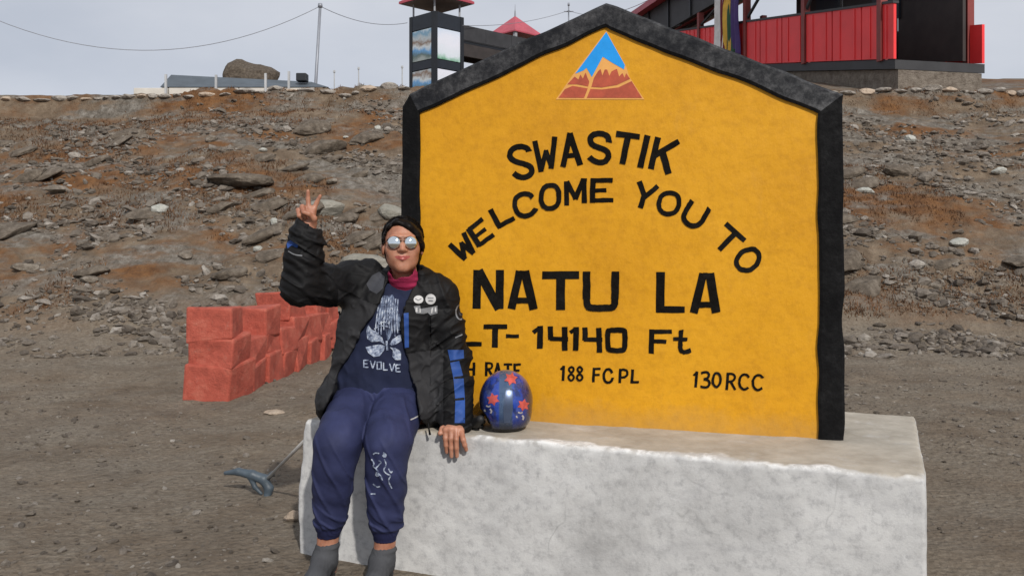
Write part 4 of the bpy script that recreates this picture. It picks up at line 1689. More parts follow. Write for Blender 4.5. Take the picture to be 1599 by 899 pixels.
def stroke_poly(pts, w, curved=False, closed=False):
    P = smooth_pts(pts, closed) if curved else [np.array(p, float) for p in pts]
    Lf, Rt = strip(P, w, closed)
    if closed:
        res = []
        n = len(Lf)
        return [[Lf[i], Lf[(i + 1) % n], Rt[(i + 1) % n], Rt[i]] for i in range(n)]
    return [[*Lf, *Rt[::-1]]]


def disc(cx, cy, r, n=18, ry=None):
    return [(cx + r * math.cos(2 * math.pi * i / n), cy + (ry or r) * math.sin(2 * math.pi * i / n)) for i in range(n)]


def star(cx, cy, r, n=5, rot=0.0, inner=.48):
    return [(cx + (r if i % 2 == 0 else r * inner) * math.sin(rot + math.pi * i / n), cy - (r if i % 2 == 0 else r * inner) * math.cos(rot + math.pi * i / n)) for i in range(2 * n)]


# ================================================================== the seated woman
PSI, TILT = R(7.0), R(7.0)
HC = W(628.5, 383, 3.585)
_fw = Vector((math.sin(PSI), -math.cos(PSI), 0))
H_R = Vector((math.cos(PSI), math.sin(PSI), 0))
H_F = (_fw * math.cos(TILT) + Vector((0, 0, 1)) * math.sin(TILT)).normalized()
H_U = (Vector((0, 0, 1)) * math.cos(TILT) - _fw * math.sin(TILT)).normalized()
HROT = Matrix((H_R, H_F, H_U)).transposed()
HS = .97


def HL(x, y, z):
    return HC + (H_R * x + H_F * y + H_U * z) * HS


def head_local(x, y, z):
    dx, dy, dz = x - HC.x, y - HC.y, z - HC.z
    return tuple((a.x * dx + a.y * dy + a.z * dz) / HS for a in (H_R, H_F, H_U))


HIP_A, HIP_B = W(568, 618, 3.70), W(628, 620, 3.69)
KNEE_A, KNEE_B = W(525, 692, 3.33), W(604, 693, 3.31)
ANK_A, ANK_B = W(512, 842, 3.42), W(601, 848, 3.39)
SH_A, SH_B = W(548, 442, 3.64), W(684, 464, 3.66)
EL_A, WR_A = W(469, 446, 3.44), W(482, 352, 3.43)
EL_B, WR_B = W(709, 560, 3.66), W(711, 662, 3.505)
# torso profile: height, centre x, centre y, half width, half depth
TZ = [.50, .60, .72, .86, .98, 1.055, 1.095, 1.13, 1.17]
TX = [-.535, -.530, -.525, -.515, -.50, -.482, -.468, -.458, -.452]
TY = [3.67, 3.67, 3.67, 3.67, 3.66, 3.65, 3.645, 3.635, 3.63]
TA = [.240, .240, .222, .208, .205, .188, .150, .088, .060]
TB = [.150, .155, .150, .145, .138, .118, .094, .070, .055]


def torso(ka, kb=None, z0=.5, z1=1.16):
    kb = ka if kb is None else kb

    def f(x, y, z):
        zz = np.broadcast_to(z, np.broadcast_shapes(x.shape, y.shape, z.shape))
        zi = np.clip(z, TZ[0], TZ[-1]).ravel()
        cx, cy, a, b_ = (np.interp(zi, TZ, T).reshape(z.shape) for T in (TX, TY, TA, TB))
        a, b_ = a * ka, b_ * kb
        q = (np.abs((x - cx) / a) ** 2.4 + np.abs((y - cy) / b_) ** 2.4) ** (1 / 2.4)
        d = (q - 1) * np.minimum(a, b_)
        return np.maximum(d, np.maximum(z0 - z, z - z1))
    return f


def build_body():
    g = SDF((-.96, 2.98, -.03), (-.14, 3.88, 1.53), .0036)
    # trunk and neck
    g.fn(torso(.80, .72, .56, 1.12), (-.8, 3.4, .5), (-.2, 3.9, 1.2), .02)
    g.ell((-.535, 3.67, .655), (.165, .125, .085), .03)
    g.cap(HL(0, -.025, -.05), W(634, 447, 3.635), .046, .056, .02)
    for s, e, w in ((SH_A, EL_A, WR_A), (SH_B, EL_B, WR_B)):
        g.chain([s, e, w], [.050, .042, .026], .02)
    for h, k, a in ((HIP_A, KNEE_A, ANK_A), (HIP_B, KNEE_B, ANK_B)):
        g.chain([h, k, k.lerp(a, .35), a], [.075, .056, .053, .036], .02)
        foot_z = .045
        heel = Vector((a.x, a.y + .02, foot_z))
        g.chain([a, Vector((a.x - .012, a.y - .005, .080)), Vector((a.x - .02, a.y - .13, .045)), Vector((a.x - .022, a.y - .19, .035))], [.036, .038, .032, .024], .02)
        g.cap(Vector((a.x - .01, a.y, .08)), heel, .034, .032, .015)
    # head
    E = lambda c, r, k=.012, op='add': g.ell(HL(*c), [v * HS for v in r], k, HROT, op)
    E((0, -.018, .030), (.077, .088, .084))
    E((0, .021, -.026), (.0675, .062, .086), .02)
    g.cap(HL(-.023, .028, -.068), HL(.023, .028, -.068), .027, .027, .03)
    g.cap(HL(-.006, .054, -.098), HL(.006, .054, -.098), .0155, .0155, .025)
    for s in (-1, 1):
        E((s * .045, .050, -.022), (.022, .022, .022), .022)
        g.cap(HL(s * .012, .079, .026), HL(s * .044, .066, .026), .009, .008, .014)
        E((s * .031, .088, .006), (.017, .012, .011), .012, 'sub')
        E((s * .031, .064, .006), (.0125, .0125, .0125), .003)
        E((s * .0128, .086, -.030), (.0085, .009, .007), .006)
        E((s * .079, -.012, -.012), (.009, .018, .029), .006)
        E((s * .030, .054, -.044), (.018, .015, .02), .02)
    g.chain([HL(0, .078, .016), HL(0, .090, -.012), HL(0, .097, -.027)], [.0075, .0085, .0105], .010)
    # philtrum, lips with a slightly open smile line
    g.chain([HL(-.031, .0680, -.0545), HL(-.010, .0800, -.0545), HL(.010, .0800, -.0545), HL(.031, .0680, -.0545)], [.0022, .0042, .0042, .0022], .006)
    g.chain([HL(-.028, .0690, -.0585), HL(0, .0795, -.0650), HL(.028, .0690, -.0585)], [.0022, .0050, .0022], .006)
    g.chain([HL(-.031, .0760, -.0560), HL(-.012, .0835, -.0594), HL(.012, .0835, -.0594), HL(.031, .0760, -.0560)], [.0014, .0019, .0019, .0014], .002, 'sub')
    # raised hand: index and middle finger spread in a V, the others folded under the thumb
    hp = lambda x, y, dy=0.0: W(x, y, 3.43 + dy)
    wr = hp(483, 356)
    for kx, ky, r in ((489.5, 327, .0125), (482, 325, .013), (474.5, 327, .0125), (468.5, 331, .0115)):
        g.cap(wr, hp(kx, ky), .021, r, .012)
    g.chain([hp(482, 326), hp(481, 311, .002), hp(481, 298.5, -.004)], [.0102, .0086, .0068], .005)
    g.chain([hp(490, 327), hp(494.5, 316.5, .002), hp(500, 306, -.004)], [.0098, .0083, .0066], .005)
    g.chain([hp(474, 327), hp(472, 323, -.022), hp(474, 333, -.040), hp(477, 340, -.028)], [.0112, .0098, .0090, .0078], .004)
    g.chain([hp(468, 331), hp(465.5, 328, -.018), hp(467, 337, -.034), hp(471, 342, -.024)], [.0102, .0088, .0080, .0070], .004)
    g.chain([hp(489, 350, -.010), hp(490, 341, -.030), hp(482, 334, -.048), hp(474, 331.5, -.052)], [.0145, .0118, .0098, .0080], .006)
    # supporting hand: palm on the ledge, fingers bent down over its front edge
    fy = front_y(-.223)
    q = lambda x, z, y: Vector(((x - CXP) / FPX * y, y, z))
    wb = WR_B
    kn = [(696, .573, fy - .012), (704, .576, fy - .016), (712, .575, fy - .016), (720, .571, fy - .012)]
    for x, z, y in kn:
        g.cap(wb, q(x, z, y), .023, .0125, .012)
    tips = [(695.5, 697.5, .488), (704, 705, .473), (712.5, 713.5, .476), (723.5, 728, .503)]
    for (x, z, y), (xm, xt, zt) in zip(kn, tips):
        yb = front_y((xm - CXP) / FPX * fy) - .026
        g.chain([q(x, z, y), q(xm, .542, yb - .008), q((xm + xt) / 2, (.542 + zt) / 2, yb - .006), q(xt, zt, yb + .001)], [.0112, .0102, .0094, .0078], .004)
    g.chain([q(700, .580, fy + .035), q(691, .572, fy + .008), q(687, .560, fy - .014)], [.0145, .0115, .0092], .006)
    for k in range(3):        # knuckle dimples between the fingers
        pass

    def mats(x, y, z):
        a, b_, c = head_local(x, y, z)
        lip = (np.abs(a) < .031) & (c < -.0500 - np.abs(a) * .10) & (c > -.0705 + (a / .031) ** 2 * .0140) & (b_ > .060)
        return np.where(lip, 1, 0)
    return g.mesh('body', mats)


def build_jacket():
    g = SDF((-.99, 3.26, .49), (-.15, 3.90, 1.44), .0042)
    g.fn(torso(1.0, 1.0, .545, 1.135), (-.9, 3.4, .48), (-.2, 3.9, 1.25), .02)
    # rounded shoulders
    g.cap(W(575, 432, 3.65), SH_A, .070, .080, .04)
    g.cap(W(660, 442, 3.66), SH_B, .070, .078, .04)
    # flared hem towards the lap
    g.ell((-.705, 3.60, .655), (.075, .135, .085), .05)
    g.ell((-.37, 3.60, .635), (.085, .14, .085), .05)
    g.cap(W(668, 545, 3.63), W(682, 640, 3.60), .050, .060, .03)
    # sleeves
    g.chain([SH_A, SH_A.lerp(EL_A, .5), EL_A, EL_A.lerp(WR_A, .45), EL_A.lerp(WR_A, .80), EL_A.lerp(WR_A, .97)], [.084, .074, .066, .062, .056, .047], .035)
    g.chain([SH_B, SH_B.lerp(EL_B, .5), EL_B, EL_B.lerp(WR_B, .5), EL_B.lerp(WR_B, .90), WR_B], [.080, .070, .066, .063, .060, .050], .03)
    # bulky folds that gather at the raised elbow and the cuffs
    for f, r, dx in ((.50, .066, 0), (.72, .062, .004), (.90, .052, -.003)):
        c = EL_A.lerp(WR_A, f)
        g.ell((c.x + dx, c.y, c.z), (r, r, .022), .02)
    for f, r in ((.35, .069), (.62, .067), (.82, .066), (.95, .062)):
        c = EL_B.lerp(WR_B, f)
        g.ell((c.x, c.y, c.z), (r, r, .022), .02)
    # stand-up collar, open at the throat
    cc = W(634, 436, 3.635)
    n = 15
    for i in range(n):
        a0, a1 = (R(-35 + 250 * (i + j) / n) for j in (0, 1))
        pa = [Vector((cc.x + .080 * math.cos(a), cc.y + .068 * math.sin(a) + .005, cc.z - .012 + .03 * max(0, math.sin(a)))) for a in (a0, a1)]
        for dz in (-.02, 0.0, .018, .034):
            g.cap(pa[0] + Vector((0, 0, dz)), pa[1] + Vector((0, 0, dz)), .015, .015, .012)
    # open front
    ez = [.50, .634, .76, .873, .986, 1.06, 1.137, 1.24]
    el = [-.760, -.735, -.690, -.628, -.566, -.525, -.492, -.475]
    er = [-.335, -.350, -.392, -.434, -.443, -.424, -.386, -.372]

    def opening(x, y, z):
        zi = z.ravel()
        a = np.interp(zi, ez, el).reshape(z.shape)
        b_ = np.interp(zi, ez, er).reshape(z.shape)
        wv = .006 * np.sin(z * 38)
        d = np.maximum(a + wv - x, x - b_ - wv * .6)
        return np.maximum(d, y - 3.66)
    g.fn(opening, (-.95, 3.2, .45), (-.2, 3.67, 1.25), .008, 'sub')
    # hollow under the raised hem so that the lap passes through
    g.chain([HIP_A, KNEE_A], [.100, .084], .01, 'sub')
    g.chain([HIP_B, KNEE_B], [.100, .084], .01, 'sub')
    # neck hole
    g.cap(cc - Vector((0, 0, .05)), cc + Vector((0, 0, .10)), .062, .066, .006, 'sub')
    g.cap(WR_A.lerp(EL_A, .06), WR_A + (WR_A - EL_A) * .2, .040, .046, .006, 'sub')

    def folds(x, y, z):
        arm = (x < -.70) & (z > .98)
        slv = (x > -.325) & (z < 1.02)
        sharp = lambda r, k=4.5: 1 - np.minimum(1, np.abs(r) * k)
        t1 = fbm(x * 11 + z * 6, y * 7, z * 4 - x * 3, octv=2, seed=201)
        t2 = fbm(x * 6, y * 6, z * 19 + x * 11, octv=2, seed=202)
        t3 = fbm(x * 6, y * 6, z * 18 - x * 12, octv=2, seed=203)
        t4 = fbm(x * 17 - z * 12, y * 10, z * 14 + x * 6, octv=2, seed=205)
        tor = .0075 * sharp(t1) + .006 * t1 + .0035 * sharp(t4, 6)
        ar = .0100 * sharp(t2, 3.6) + .005 * t2 + .004 * sharp(t4, 6)
        sl = .0095 * sharp(t3, 3.6) + .005 * t3 + .004 * sharp(t4, 6)
        return .003 - np.where(arm, ar, np.where(slv, sl, tor))
    g.displace(folds, .05)

    def mats(x, y, z):
        u = (x / y) * FPX + CXP
        v = HYP + (EYE - z) / y * FPX
        wl = (u > 528 - np.maximum(0, v - 480) * .25) & (u < 604) & (v > 452 + (u - 528) * .42) & (v < 640) & (y < 3.62) & (u < 612 - (v - 430) * .30)
        wr = (u > 634) & (u < 692) & (v > 552 - (u - 634) * .12) & (v < 668) & (y < 3.62)
        return np.where(wl | wr, 1, 0)
    return g.mesh('jacket', mats)


def build_shirt():
    g = SDF((-.80, 3.44, .58), (-.24, 3.88, 1.20), .005)
    g.fn(torso(.90, .86, .62, 1.13), (-.9, 3.3, .5), (-.2, 3.9, 1.25), .02)
    g.displace(lambda x, y, z: .010 * (np.abs(fbm(x * 13 + z * 5, y * 9, z * 6 - x * 4, octv=3, seed=211)) * 1.6 - .3), .05)
    return g.mesh('shirt')


def build_collar():
    g = SDF((-.56, 3.50, 1.06), (-.32, 3.74, 1.22), .0035)
    c = W(633, 440, 3.63)
    t = HL(0, -.012, -.108)
    g.cap(c - Vector((0, 0, .02)), t, .062, .054, .01)
    for f, r in ((.15, .067), (.5, .063), (.85, .058)):
        p = (c - Vector((0, 0, .02))).lerp(t, f)
        g.ell((p.x, p.y, p.z), (r, r, .014), .012)
    g.cap(t, t + (t - c) * 1.5, .050, .05, .004, 'sub')
    g.displace(lambda x, y, z: .003 * fbm(x * 30, y * 30, z * 60, octv=3, seed=221), .03)
    return g.mesh('collar')


def build_trousers():
    lo, hi = (-.88, 3.12, .12), (-.22, 3.90, .82)
    g = SDF(lo, hi, .0042)
    g.ell((-.535, 3.69, .665), (.185, .150, .105), .04)
    g.cap((-.57, 3.65, .695), (-.49, 3.65, .695), .085, .085, .04)
    for h, k, a in ((HIP_A, KNEE_A, ANK_A), (HIP_B, KNEE_B, ANK_B)):
        q = SDF(lo, hi, .0042)
        q.chain([h, h.lerp(k, .5), h.lerp(k, .88)], [.104, .096, .083], .01)
        bend = [h.lerp(k, .80), k + Vector((0, .012, -.004)), k.lerp(a, .22), k.lerp(a, .45), k.lerp(a, .66), k.lerp(a, .84)]
        q.chain(bend, [.084, .077, .073, .067, .059, .0525], .03)
        e = k.lerp(a, .81)
        q.ell((e.x, e.y, e.z), (.056, .058, .020), .02)
        q.cap(k.lerp(a, .87), k.lerp(a, .965), .0440, .0425, .006)
        h_ = np.clip(.5 + .5 * (g.d - q.d) / .010, 0, 1)
        g.d = g.d * (1 - h_) + q.d * h_ - .010 * h_ * (1 - h_)
    # hollow leg ends
    for k, a in ((KNEE_A, ANK_A), (KNEE_B, ANK_B)):
        g.fn(lambda x, y, z, a=a: np.maximum(z - (a.z + .013), np.maximum(np.abs(x - a.x) - .1, np.abs(y - a.y) - .1)), (a.x - .11, a.y - .11, .05), (a.x + .11, a.y + .11, .5), .004, 'sub')
    CZ = KNEE_A.lerp(ANK_A, .858).z
    LZ = KNEE_A.lerp(ANK_A, .76).z

    def folds(x, y, z):
        low = np.exp(-((z - LZ) / .055) ** 2)
        left = x < (KNEE_A.x + KNEE_B.x) / 2
        ax = np.where(left, KNEE_A.x, KNEE_B.x)
        r1 = fbm(x * 6 + 3, y * 8, z * 17 + (x - ax) * 10, octv=2, seed=231)
        r2 = fbm((x - ax) * 12 + z * 6, y * 7, z * 3.0 + (x - ax) * 4, octv=2, seed=232)
        r3 = fbm(x * 10 + y * 6, y * 5 - x * 7, z * 5, octv=2, seed=233)
        sharp = lambda r: 1 - np.minimum(1, np.abs(r) * 4.5)          # narrow ridges, as creased jersey has
        leg = sstep(.64, .48, z)
        up = .0065 * sharp(r3) + .006 * r3
        dn = .0060 * sharp(r1) * (.10 + low) + .0060 * sharp(r2) + .006 * r2
        base = -(up * (1 - leg) + dn * leg)
        # crease where thigh and belly meet
        rib = .0011 * np.sin(np.arctan2(y - 3.41, np.where(left, x - ANK_A.x, x - ANK_B.x)) * 60)
        return np.where(z < CZ, rib, base * sstep(CZ, CZ + .012, z))
    g.displace(folds, .04)
    return g.mesh('trousers', lambda x, y, z: np.where(z < CZ, 1, 0))


def build_sock(a):
    g = SDF((a.x - .09, a.y - .28, -.03), (a.x + .08, a.y + .10, .25), .004)
    top = a - Vector((0, 0, .022))
    g.chain([top, Vector((a.x - .012, a.y - .005, .085)), Vector((a.x - .02, a.y - .13, .046)), Vector((a.x - .022, a.y - .20, .036))], [.0425, .0445, .040, .032], .025)
    g.cap(Vector((a.x - .01, a.y, .09)), Vector((a.x - .008, a.y + .022, .042)), .040, .038, .02)
    g.ell((top.x, top.y, top.z), (.045, .045, .010), .006)
    g.fn(lambda x, y, z: z + .004 + x * 0 + y * 0, (-9, -9, -.04), (9, 9, .0), .004, 'sub')
    g.displace(lambda x, y, z: .0025 * fbm(x * 22, y * 22, z * 60, octv=3, seed=241) + .0008 * np.sin(np.arctan2(y - a.y, x - a.x) * 46), .03)
    return g.mesh('sock')


def build_hair():
    lo = np.array(HC) - np.array((.14, .17, .17))
    hi = np.array(HC) + np.array((.14, .17, .15))
    g = SDF(lo, hi, .0028)
    E = lambda c, r, k=.012, op='add': g.ell(HL(*c), [v * HS for v in r], k, HROT, op)
    E((.001, -.026, .033), (.0860, .095, .0905))
    E((.004, -.058, -.030), (.078, .058, .072), .03)
    E((-.002, -.118, -.01), (.040, .034, .042), .015)          # the knot at the back
    # swept fringe from the parting over the image-right temple, thinner on the other side
    g.chain([HL(-.020, .048, .086), HL(.026, .054, .068), HL(.056, .038, .036), HL(.074, .012, -.004), HL(.077, -.012, -.024)], [.007, .008, .008, .008, .006], .030)
    g.chain([HL(-.022, .048, .086), HL(-.050, .040, .064), HL(-.070, .022, .020), HL(-.076, .004, -.022)], [.008, .007, .006, .005], .028)
    # the face opening
    poly = np.array([(-.0745, -.13), (-.0745, -.02), (-.070, .022), (-.056, .054), (-.036, .072), (-.014, .070), (.022, .050), (.046, .024), (.061, -.002), (.069, -.03), (.071, -.13)])

    def face(x, y, z):
        a, b_, c = head_local(x, y, z)
        a, b_, c = np.broadcast_arrays(a, b_, c)
        d = np.full(a.shape, 1e9)
        sgn = np.zeros(a.shape, bool)
        n = len(poly)
        for i in range(n):
            p, q = poly[i], poly[(i + 1) % n]
            e = q - p
            wx, wy = a - p[0], c - p[1]
            t = np.clip((wx * e[0] + wy * e[1]) / (e @ e), 0, 1)
            d = np.minimum(d, (wx - t * e[0]) ** 2 + (wy - t * e[1]) ** 2)
            cond = ((p[1] <= c) & (q[1] > c)) | ((q[1] <= c) & (p[1] > c))
            sgn ^= cond & (a < p[0] + (c - p[1]) / (e[1] if abs(e[1]) > 1e-9 else 1e-9) * e[0])
        d = np.sqrt(d) * np.where(sgn, -1, 1)
        return np.maximum(d * HS, -(b_ - .008) * HS)
    g.fn(face, lo, hi, .022, 'sub')

    def strands(x, y, z):
        a, b_, c = head_local(x, y, z)
        ang = np.arctan2(c - .03, a + .03)
        return .0016 * fbm(ang * 12, b_ * 6, a * 0, octv=3, seed=251)
    g.displace(strands, .02)
    return g.mesh('hair')


def person():
    root = empty('person', (-.53, 3.66, PTOP))
    tag(root, 'seated woman in black jacket and navy trousers making a V sign', 'person')
    bme = build_body()
    link('body', bme, [M['skin'], M['lips']], root)
    bb = bvh_of(bme)
    # brows
    b_ = decal('eyebrow', stroke_poly([(604.5, 375), (610, 371), (621, 372.5)], 2.2, True), bb, .0012, 'hair', root, 2.0)
    b_ = decal('eyebrow', stroke_poly([(634, 372.5), (645, 371), (651, 375)], 2.2, True), bb, .0012, 'hair', root, 2.0)
    jme = build_jacket()
    jk = link('jacket', jme, [M['jacket'], M['jacket_panel']], root)
    jb = bvh_of(jme)
    sme = build_shirt()
    sh = link('shirt', sme, M['shirt'], root)
    sb = bvh_of(sme)
    link('collar', build_collar(), M['collar'], root)['label'] = 'magenta roll neck collar'
    tme = build_trousers()
    tr = link('trousers', tme, [M['trousers'], M['cuff']], root)
    tb = bvh_of(tme)
    for a in (ANK_A, ANK_B):
        link('sock', build_sock(a), M['sock'], root)
    hr = link('hair', build_hair(), M['hair'], root)
    rg = random.Random(5)
    mb = MB()
    for i in range(900):
        side = 1 if rg.random() < .62 else -1
        a = Vector((-.22 + rg.gauss(0, .03), rg.uniform(-.5, .92), 1.0)).normalized()
        m_ = Vector((side * rg.uniform(.75, 1.05), a.y * .75 + rg.uniform(-.25, .10), rg.uniform(.05, .55))).normalized()
        e = Vector((side * rg.uniform(.25, .75), -.9, rg.uniform(-.75, .05))).normalized()
        pts = []
        k0 = 1.0 + rg.uniform(-.006, .020) + (.03 if rg.random() < .03 else 0)
        for j in range(9):
            t_ = j / 8
            d = (a * (1 - t_) ** 2 + m_ * 2 * t_ * (1 - t_) + e * t_ * t_).normalized()
            f_ = k0 + .006 * math.sin(t_ * 7 + i)
            pts.append(HL(.001 + d.x * .0860 * f_, -.026 + d.y * .095 * f_, .033 + d.z * .0905 * f_))
        mb.path(pts, [.0005 + .0006 * math.sin(math.pi * min(1, j / 8 + .1)) for j in range(9)], 3)
    tag(mb.build('hair_strands', M['hair'], hr, True), kind='stuff')

    # --- sunglasses
    gl = empty('sunglasses', HC)
    gl.parent = root
    gl.matrix_parent_inverse = Matrix.Translation(-Vector(root.location))
    gl['label'] = 'round mirrored sunglasses with thin dark frame'
    for s in (-1, 1):
        c = Vector((s * .0345, .0955, .001))
        vs, fs = [], []
        nr, na = 6, 28
        rad, rz = .0258, .0248
        yaw = s * R(9)

        def lp(r, a, push=0.0):
            x, z = r * rad * math.cos(a), r * rz * math.sin(a)
            y = -.0075 * r * r + push
            x, y = x * math.cos(yaw) + y * math.sin(yaw), -x * math.sin(yaw) * 1.0 + y * math.cos(yaw)
            return HL(c.x + x, c.y + y, c.z + z)
        vs.append(lp(0, 0))
        for i in range(1, nr + 1):
            for j in range(na):
                vs.append(lp(i / nr, 2 * math.pi * j / na))
        for j in range(na):
            fs.append((0, 1 + j, 1 + (j + 1) % na))
            for i in range(nr - 1):
                fs.append((1 + i * na + j, 1 + (i + 1) * na + j, 1 + (i + 1) * na + (j + 1) % na, 1 + i * na + (j + 1) % na))
        mb = MB().add(vs, fs)
        me = mb.mesh()
        o = link('lens', me, M['lens'], None, True)
        o.parent = gl
        o.matrix_parent_inverse = Matrix.Translation(-HC)
        mo = o.modifiers.new('solid', 'SOLIDIFY')
        mo.thickness = .0015
        mb = MB()
        ring = [lp(1.0, 2 * math.pi * j / 28) for j in range(29)]
        mb.path(ring, .0014, 6)
        mb.path([lp(1.0, R(20) if s > 0 else R(160)), HL(s * .072, .066, .006), HL(s * .081, .02, .004), HL(s * .081, -.012, .002)], .0014, 6)
        o = mb.build('frame', M['glasses_frame'], None, True)
        o.parent = gl
        o.matrix_parent_inverse = Matrix.Translation(-HC)
    mb = MB().path([HL(-.0075, .093, .006), HL(-.003, .0985, .009), HL(.003, .0985, .009), HL(.0075, .093, .006)], .0015, 6)
    mb.path([HL(-.016, .092, .020), HL(0, .097, .0215), HL(.016, .092, .020)], .0013, 6)
    o = mb.build('bridge', M['glasses_frame'], None, True)
    o.parent = gl
    o.matrix_parent_inverse = Matrix.Translation(-HC)

    # --- what is sewn or printed on the jacket
    decal('chest_patch', [[(572, 443), (581, 430), (592, 424), (601, 432), (598, 450), (588, 459), (577, 453)]], jb, .0018, 'jacket_grey', jk)
    decal('badge', [disc(653.5, 467.5, 7.6, ry=6.4)], jb, .0035, 'white_print', jk)
    decal('badge', [disc(672.5, 467, 8.2)], jb, .0035, 'white_print', jk)
    decal('badge_mark', stroke_poly([(648.5, 466), (653, 468.5), (658, 466)], 1.3), jb, .0050, 'grey_print', jk, 2.0)
    decal('badge_mark', stroke_poly([(668, 465), (677, 465)], 1.4) + stroke_poly([(669, 469), (676, 469.5)], 1.6), jb, .0050, 'grey_print', jk, 2.0)
    decal('name_patch', [[(646, 478), (656, 477), (657, 482), (668, 480), (683, 477), (683, 489), (672, 492), (668, 488), (662, 490), (650, 489)]], jb, .0025, 'grey_print', jk, 2.0)
    decal('patch_lettering', [[(649, 480), (652, 480), (652, 487), (649, 487)], [(655, 482), (657, 482), (657, 488), (655, 488)], [(674, 481), (676, 480), (675, 489), (673, 489)], [(679, 480), (681, 479), (681, 487), (679, 487)]], jb, .0042, 'white_print', jk, 2.0)
    decal('pocket_zip', [[(630.5, 489), (638, 488), (638.5, 542), (632, 543)]], jb, .0030, 'blue_trim', jk)
    decal('sleeve_badge', stroke_poly(disc(719, 487, 7.0, 20, 11.5), 2.2, False, True), jb, .0025, 'grey_print', jk, 2.0)
    decal('sleeve_badge_mark', [disc(719.5, 487, 3.2, 14, 6)], jb, .0025, 'jacket_grey', jk, 2.0)
    decal('sleeve_stripe', [[(699, 546), (724, 546), (724.5, 559), (703, 563)], [(703, 566), (717, 563), (724, 590), (726, 625), (726, 660), (710, 660), (711, 625), (708, 590)]], jb, .0025, 'blue_trim', jk)
    for yy in (588, 622):
        decal('stripe_bar', [[(709, yy), (725, yy - 2), (725, yy + 2), (709, yy + 3)]], jb, .0045, 'jacket', jk)
    decal('sleeve_mark', [[(711, 526), (722, 521), (722, 523), (711, 528)]], jb, .0025, 'grey_print', jk, 2.0)
    decal('sleeve_stripe', [[(447, 379), (453, 375), (466, 383), (464, 387), (455, 383), (449, 388)]], jb, .0025, 'blue_trim', jk, 2.0)
    decal('sleeve_mark', stroke_poly([(450, 392), (460, 398), (472, 399)], 1.6, True), jb, .0025, 'grey_print', jk, 2.0)

    # --- shirt print: butterfly, fine rays and the word beneath it
    T = lambda P: [(480 + x / 2.996, 400 + y / 2.996) for x, y in P]
    wings = [T([(285, 320), (275, 345), (280, 385), (300, 400), (338, 398), (362, 412), (350, 380), (322, 352), (300, 342)]),
             T([(272, 425), (285, 452), (310, 470), (338, 466), (358, 440), (364, 418), (335, 412), (300, 418)]),
             T([(384, 412), (398, 388), (425, 370), (440, 366), (440, 395), (420, 408), (395, 418)]),
             T([(385, 425), (400, 440), (398, 470), (412, 485), (438, 484), (438, 446), (412, 428)])]
    decal('butterfly_print', wings, sb, .0022, 'faded_print', sh, 3.0)
    rays = []
    for i in range(9):
        f = i / 8
        rays += stroke_poly(T([(338 + 20 * f + 66 * f, 190 + 18 * abs(f - .4)), (322 + 95 * f, 300), (318 + 105 * f, 350 + 24 * math.sin(f * 9))]), 1.7, True)
    rays += stroke_poly(T([(370, 395), (374, 440)]), 3.2)
    for i in range(7):
        rays += stroke_poly(T([(312 + i * 14, 340 - i * 15), (345 + i * 9, 322 - i * 18), (378 + i * 5, 330 - i * 14)]), 1.5, True)
    decal('feather_print', [T([(352, 185), (400, 180), (424, 245), (438, 300), (438, 345), (402, 352), (376, 400), (366, 345), (322, 300), (330, 240)])], sb, .0014, 'feather_print', sh, 4.0)
    decal('ray_print', rays, sb, .0026, 'faded_print', sh, 4.0)
    wl = []
    X0, Wd, yT, yB = 264, 24, 484, 520

    def put(k, segs):
        for s_ in segs:
            wl.extend(stroke_poly(T([(X0 + k * 30 + x * Wd, yT + k * 4.2 + y * (yB - yT)) for x, y in s_]), 1.9))
    put(0, [[(0, 0), (0, 1)], [(0, .05), (.9, .05)], [(0, .5), (.7, .5)], [(0, .95), (.9, .95)]])
    put(1, [[(0, 0), (.5, 1)], [(.5, 1), (1, 0)]])
    put(2, [[(.1, .05), (.9, .05)], [(.9, 0), (.9, 1)], [(.9, .95), (.1, .95)], [(.1, 1), (.1, 0)]])
    put(3, [[(.1, 0), (.1, 1)], [(.1, .95), (.9, .95)]])
    put(4, [[(0, 0), (.5, 1)], [(.5, 1), (1, 0)]])
    put(5, [[(0, 0), (0, 1)], [(0, .05), (.9, .05)], [(0, .5), (.7, .5)], [(0, .95), (.9, .95)]])
    decal('word_print', wl, sb, .0026, 'faded_print', sh, 3.0)['label'] = 'white printed word EVOLVE'

    # --- trousers: pale figure print on the shin, zip marks at the pockets, drawcord
    K = lambda P: [(450 + x / 2.732, 570 + y / 2.732) for x, y in P]
    pr = []
    for P_ in ([(362, 380), (372, 372), (388, 376)], [(405, 372), (416, 378), (410, 392), (402, 384)], [(355, 400), (368, 418), (360, 432), (375, 440)], [(385, 405), (398, 412), (388, 425), (372, 440), (385, 450), (378, 470)],
               [(410, 400), (420, 425), (405, 445), (418, 462), (440, 470), (425, 490), (442, 525)], [(375, 455), (395, 468), (402, 490)], [(362, 505), (378, 520), (392, 516)], [(428, 440), (438, 460), (445, 450)], [(352, 548), (372, 548)]):
        pr += stroke_poly(K(P_), 2.0, True)
    pr += [disc(*K([(412, 384)])[0], 3.2, 10), disc(*K([(380, 466)])[0], 3.4, 10)]
    decal('shin_print', pr, tb, .0022, 'faded_print', tr, 3.0)
    decal('pocket_mark', stroke_poly([(509, 622), (515, 614), (526, 608)], 2.0, True), tb, .0022, 'white_print', tr, 3.0)
    decal('pocket_mark', stroke_poly([(641, 655), (648, 652), (655, 648)], 2.0, True), tb, .0022, 'white_print', tr, 3.0)
    # jacket drawcord hanging from the hem
    h = W(669, 660, 3.46)
    MB().path([h, h + Vector((.002, -.004, -.02)), h + Vector((.006, .0, -.045))], [.003, .003, .005], 6).build('drawcord', M['jacket'], jk, True)


person()


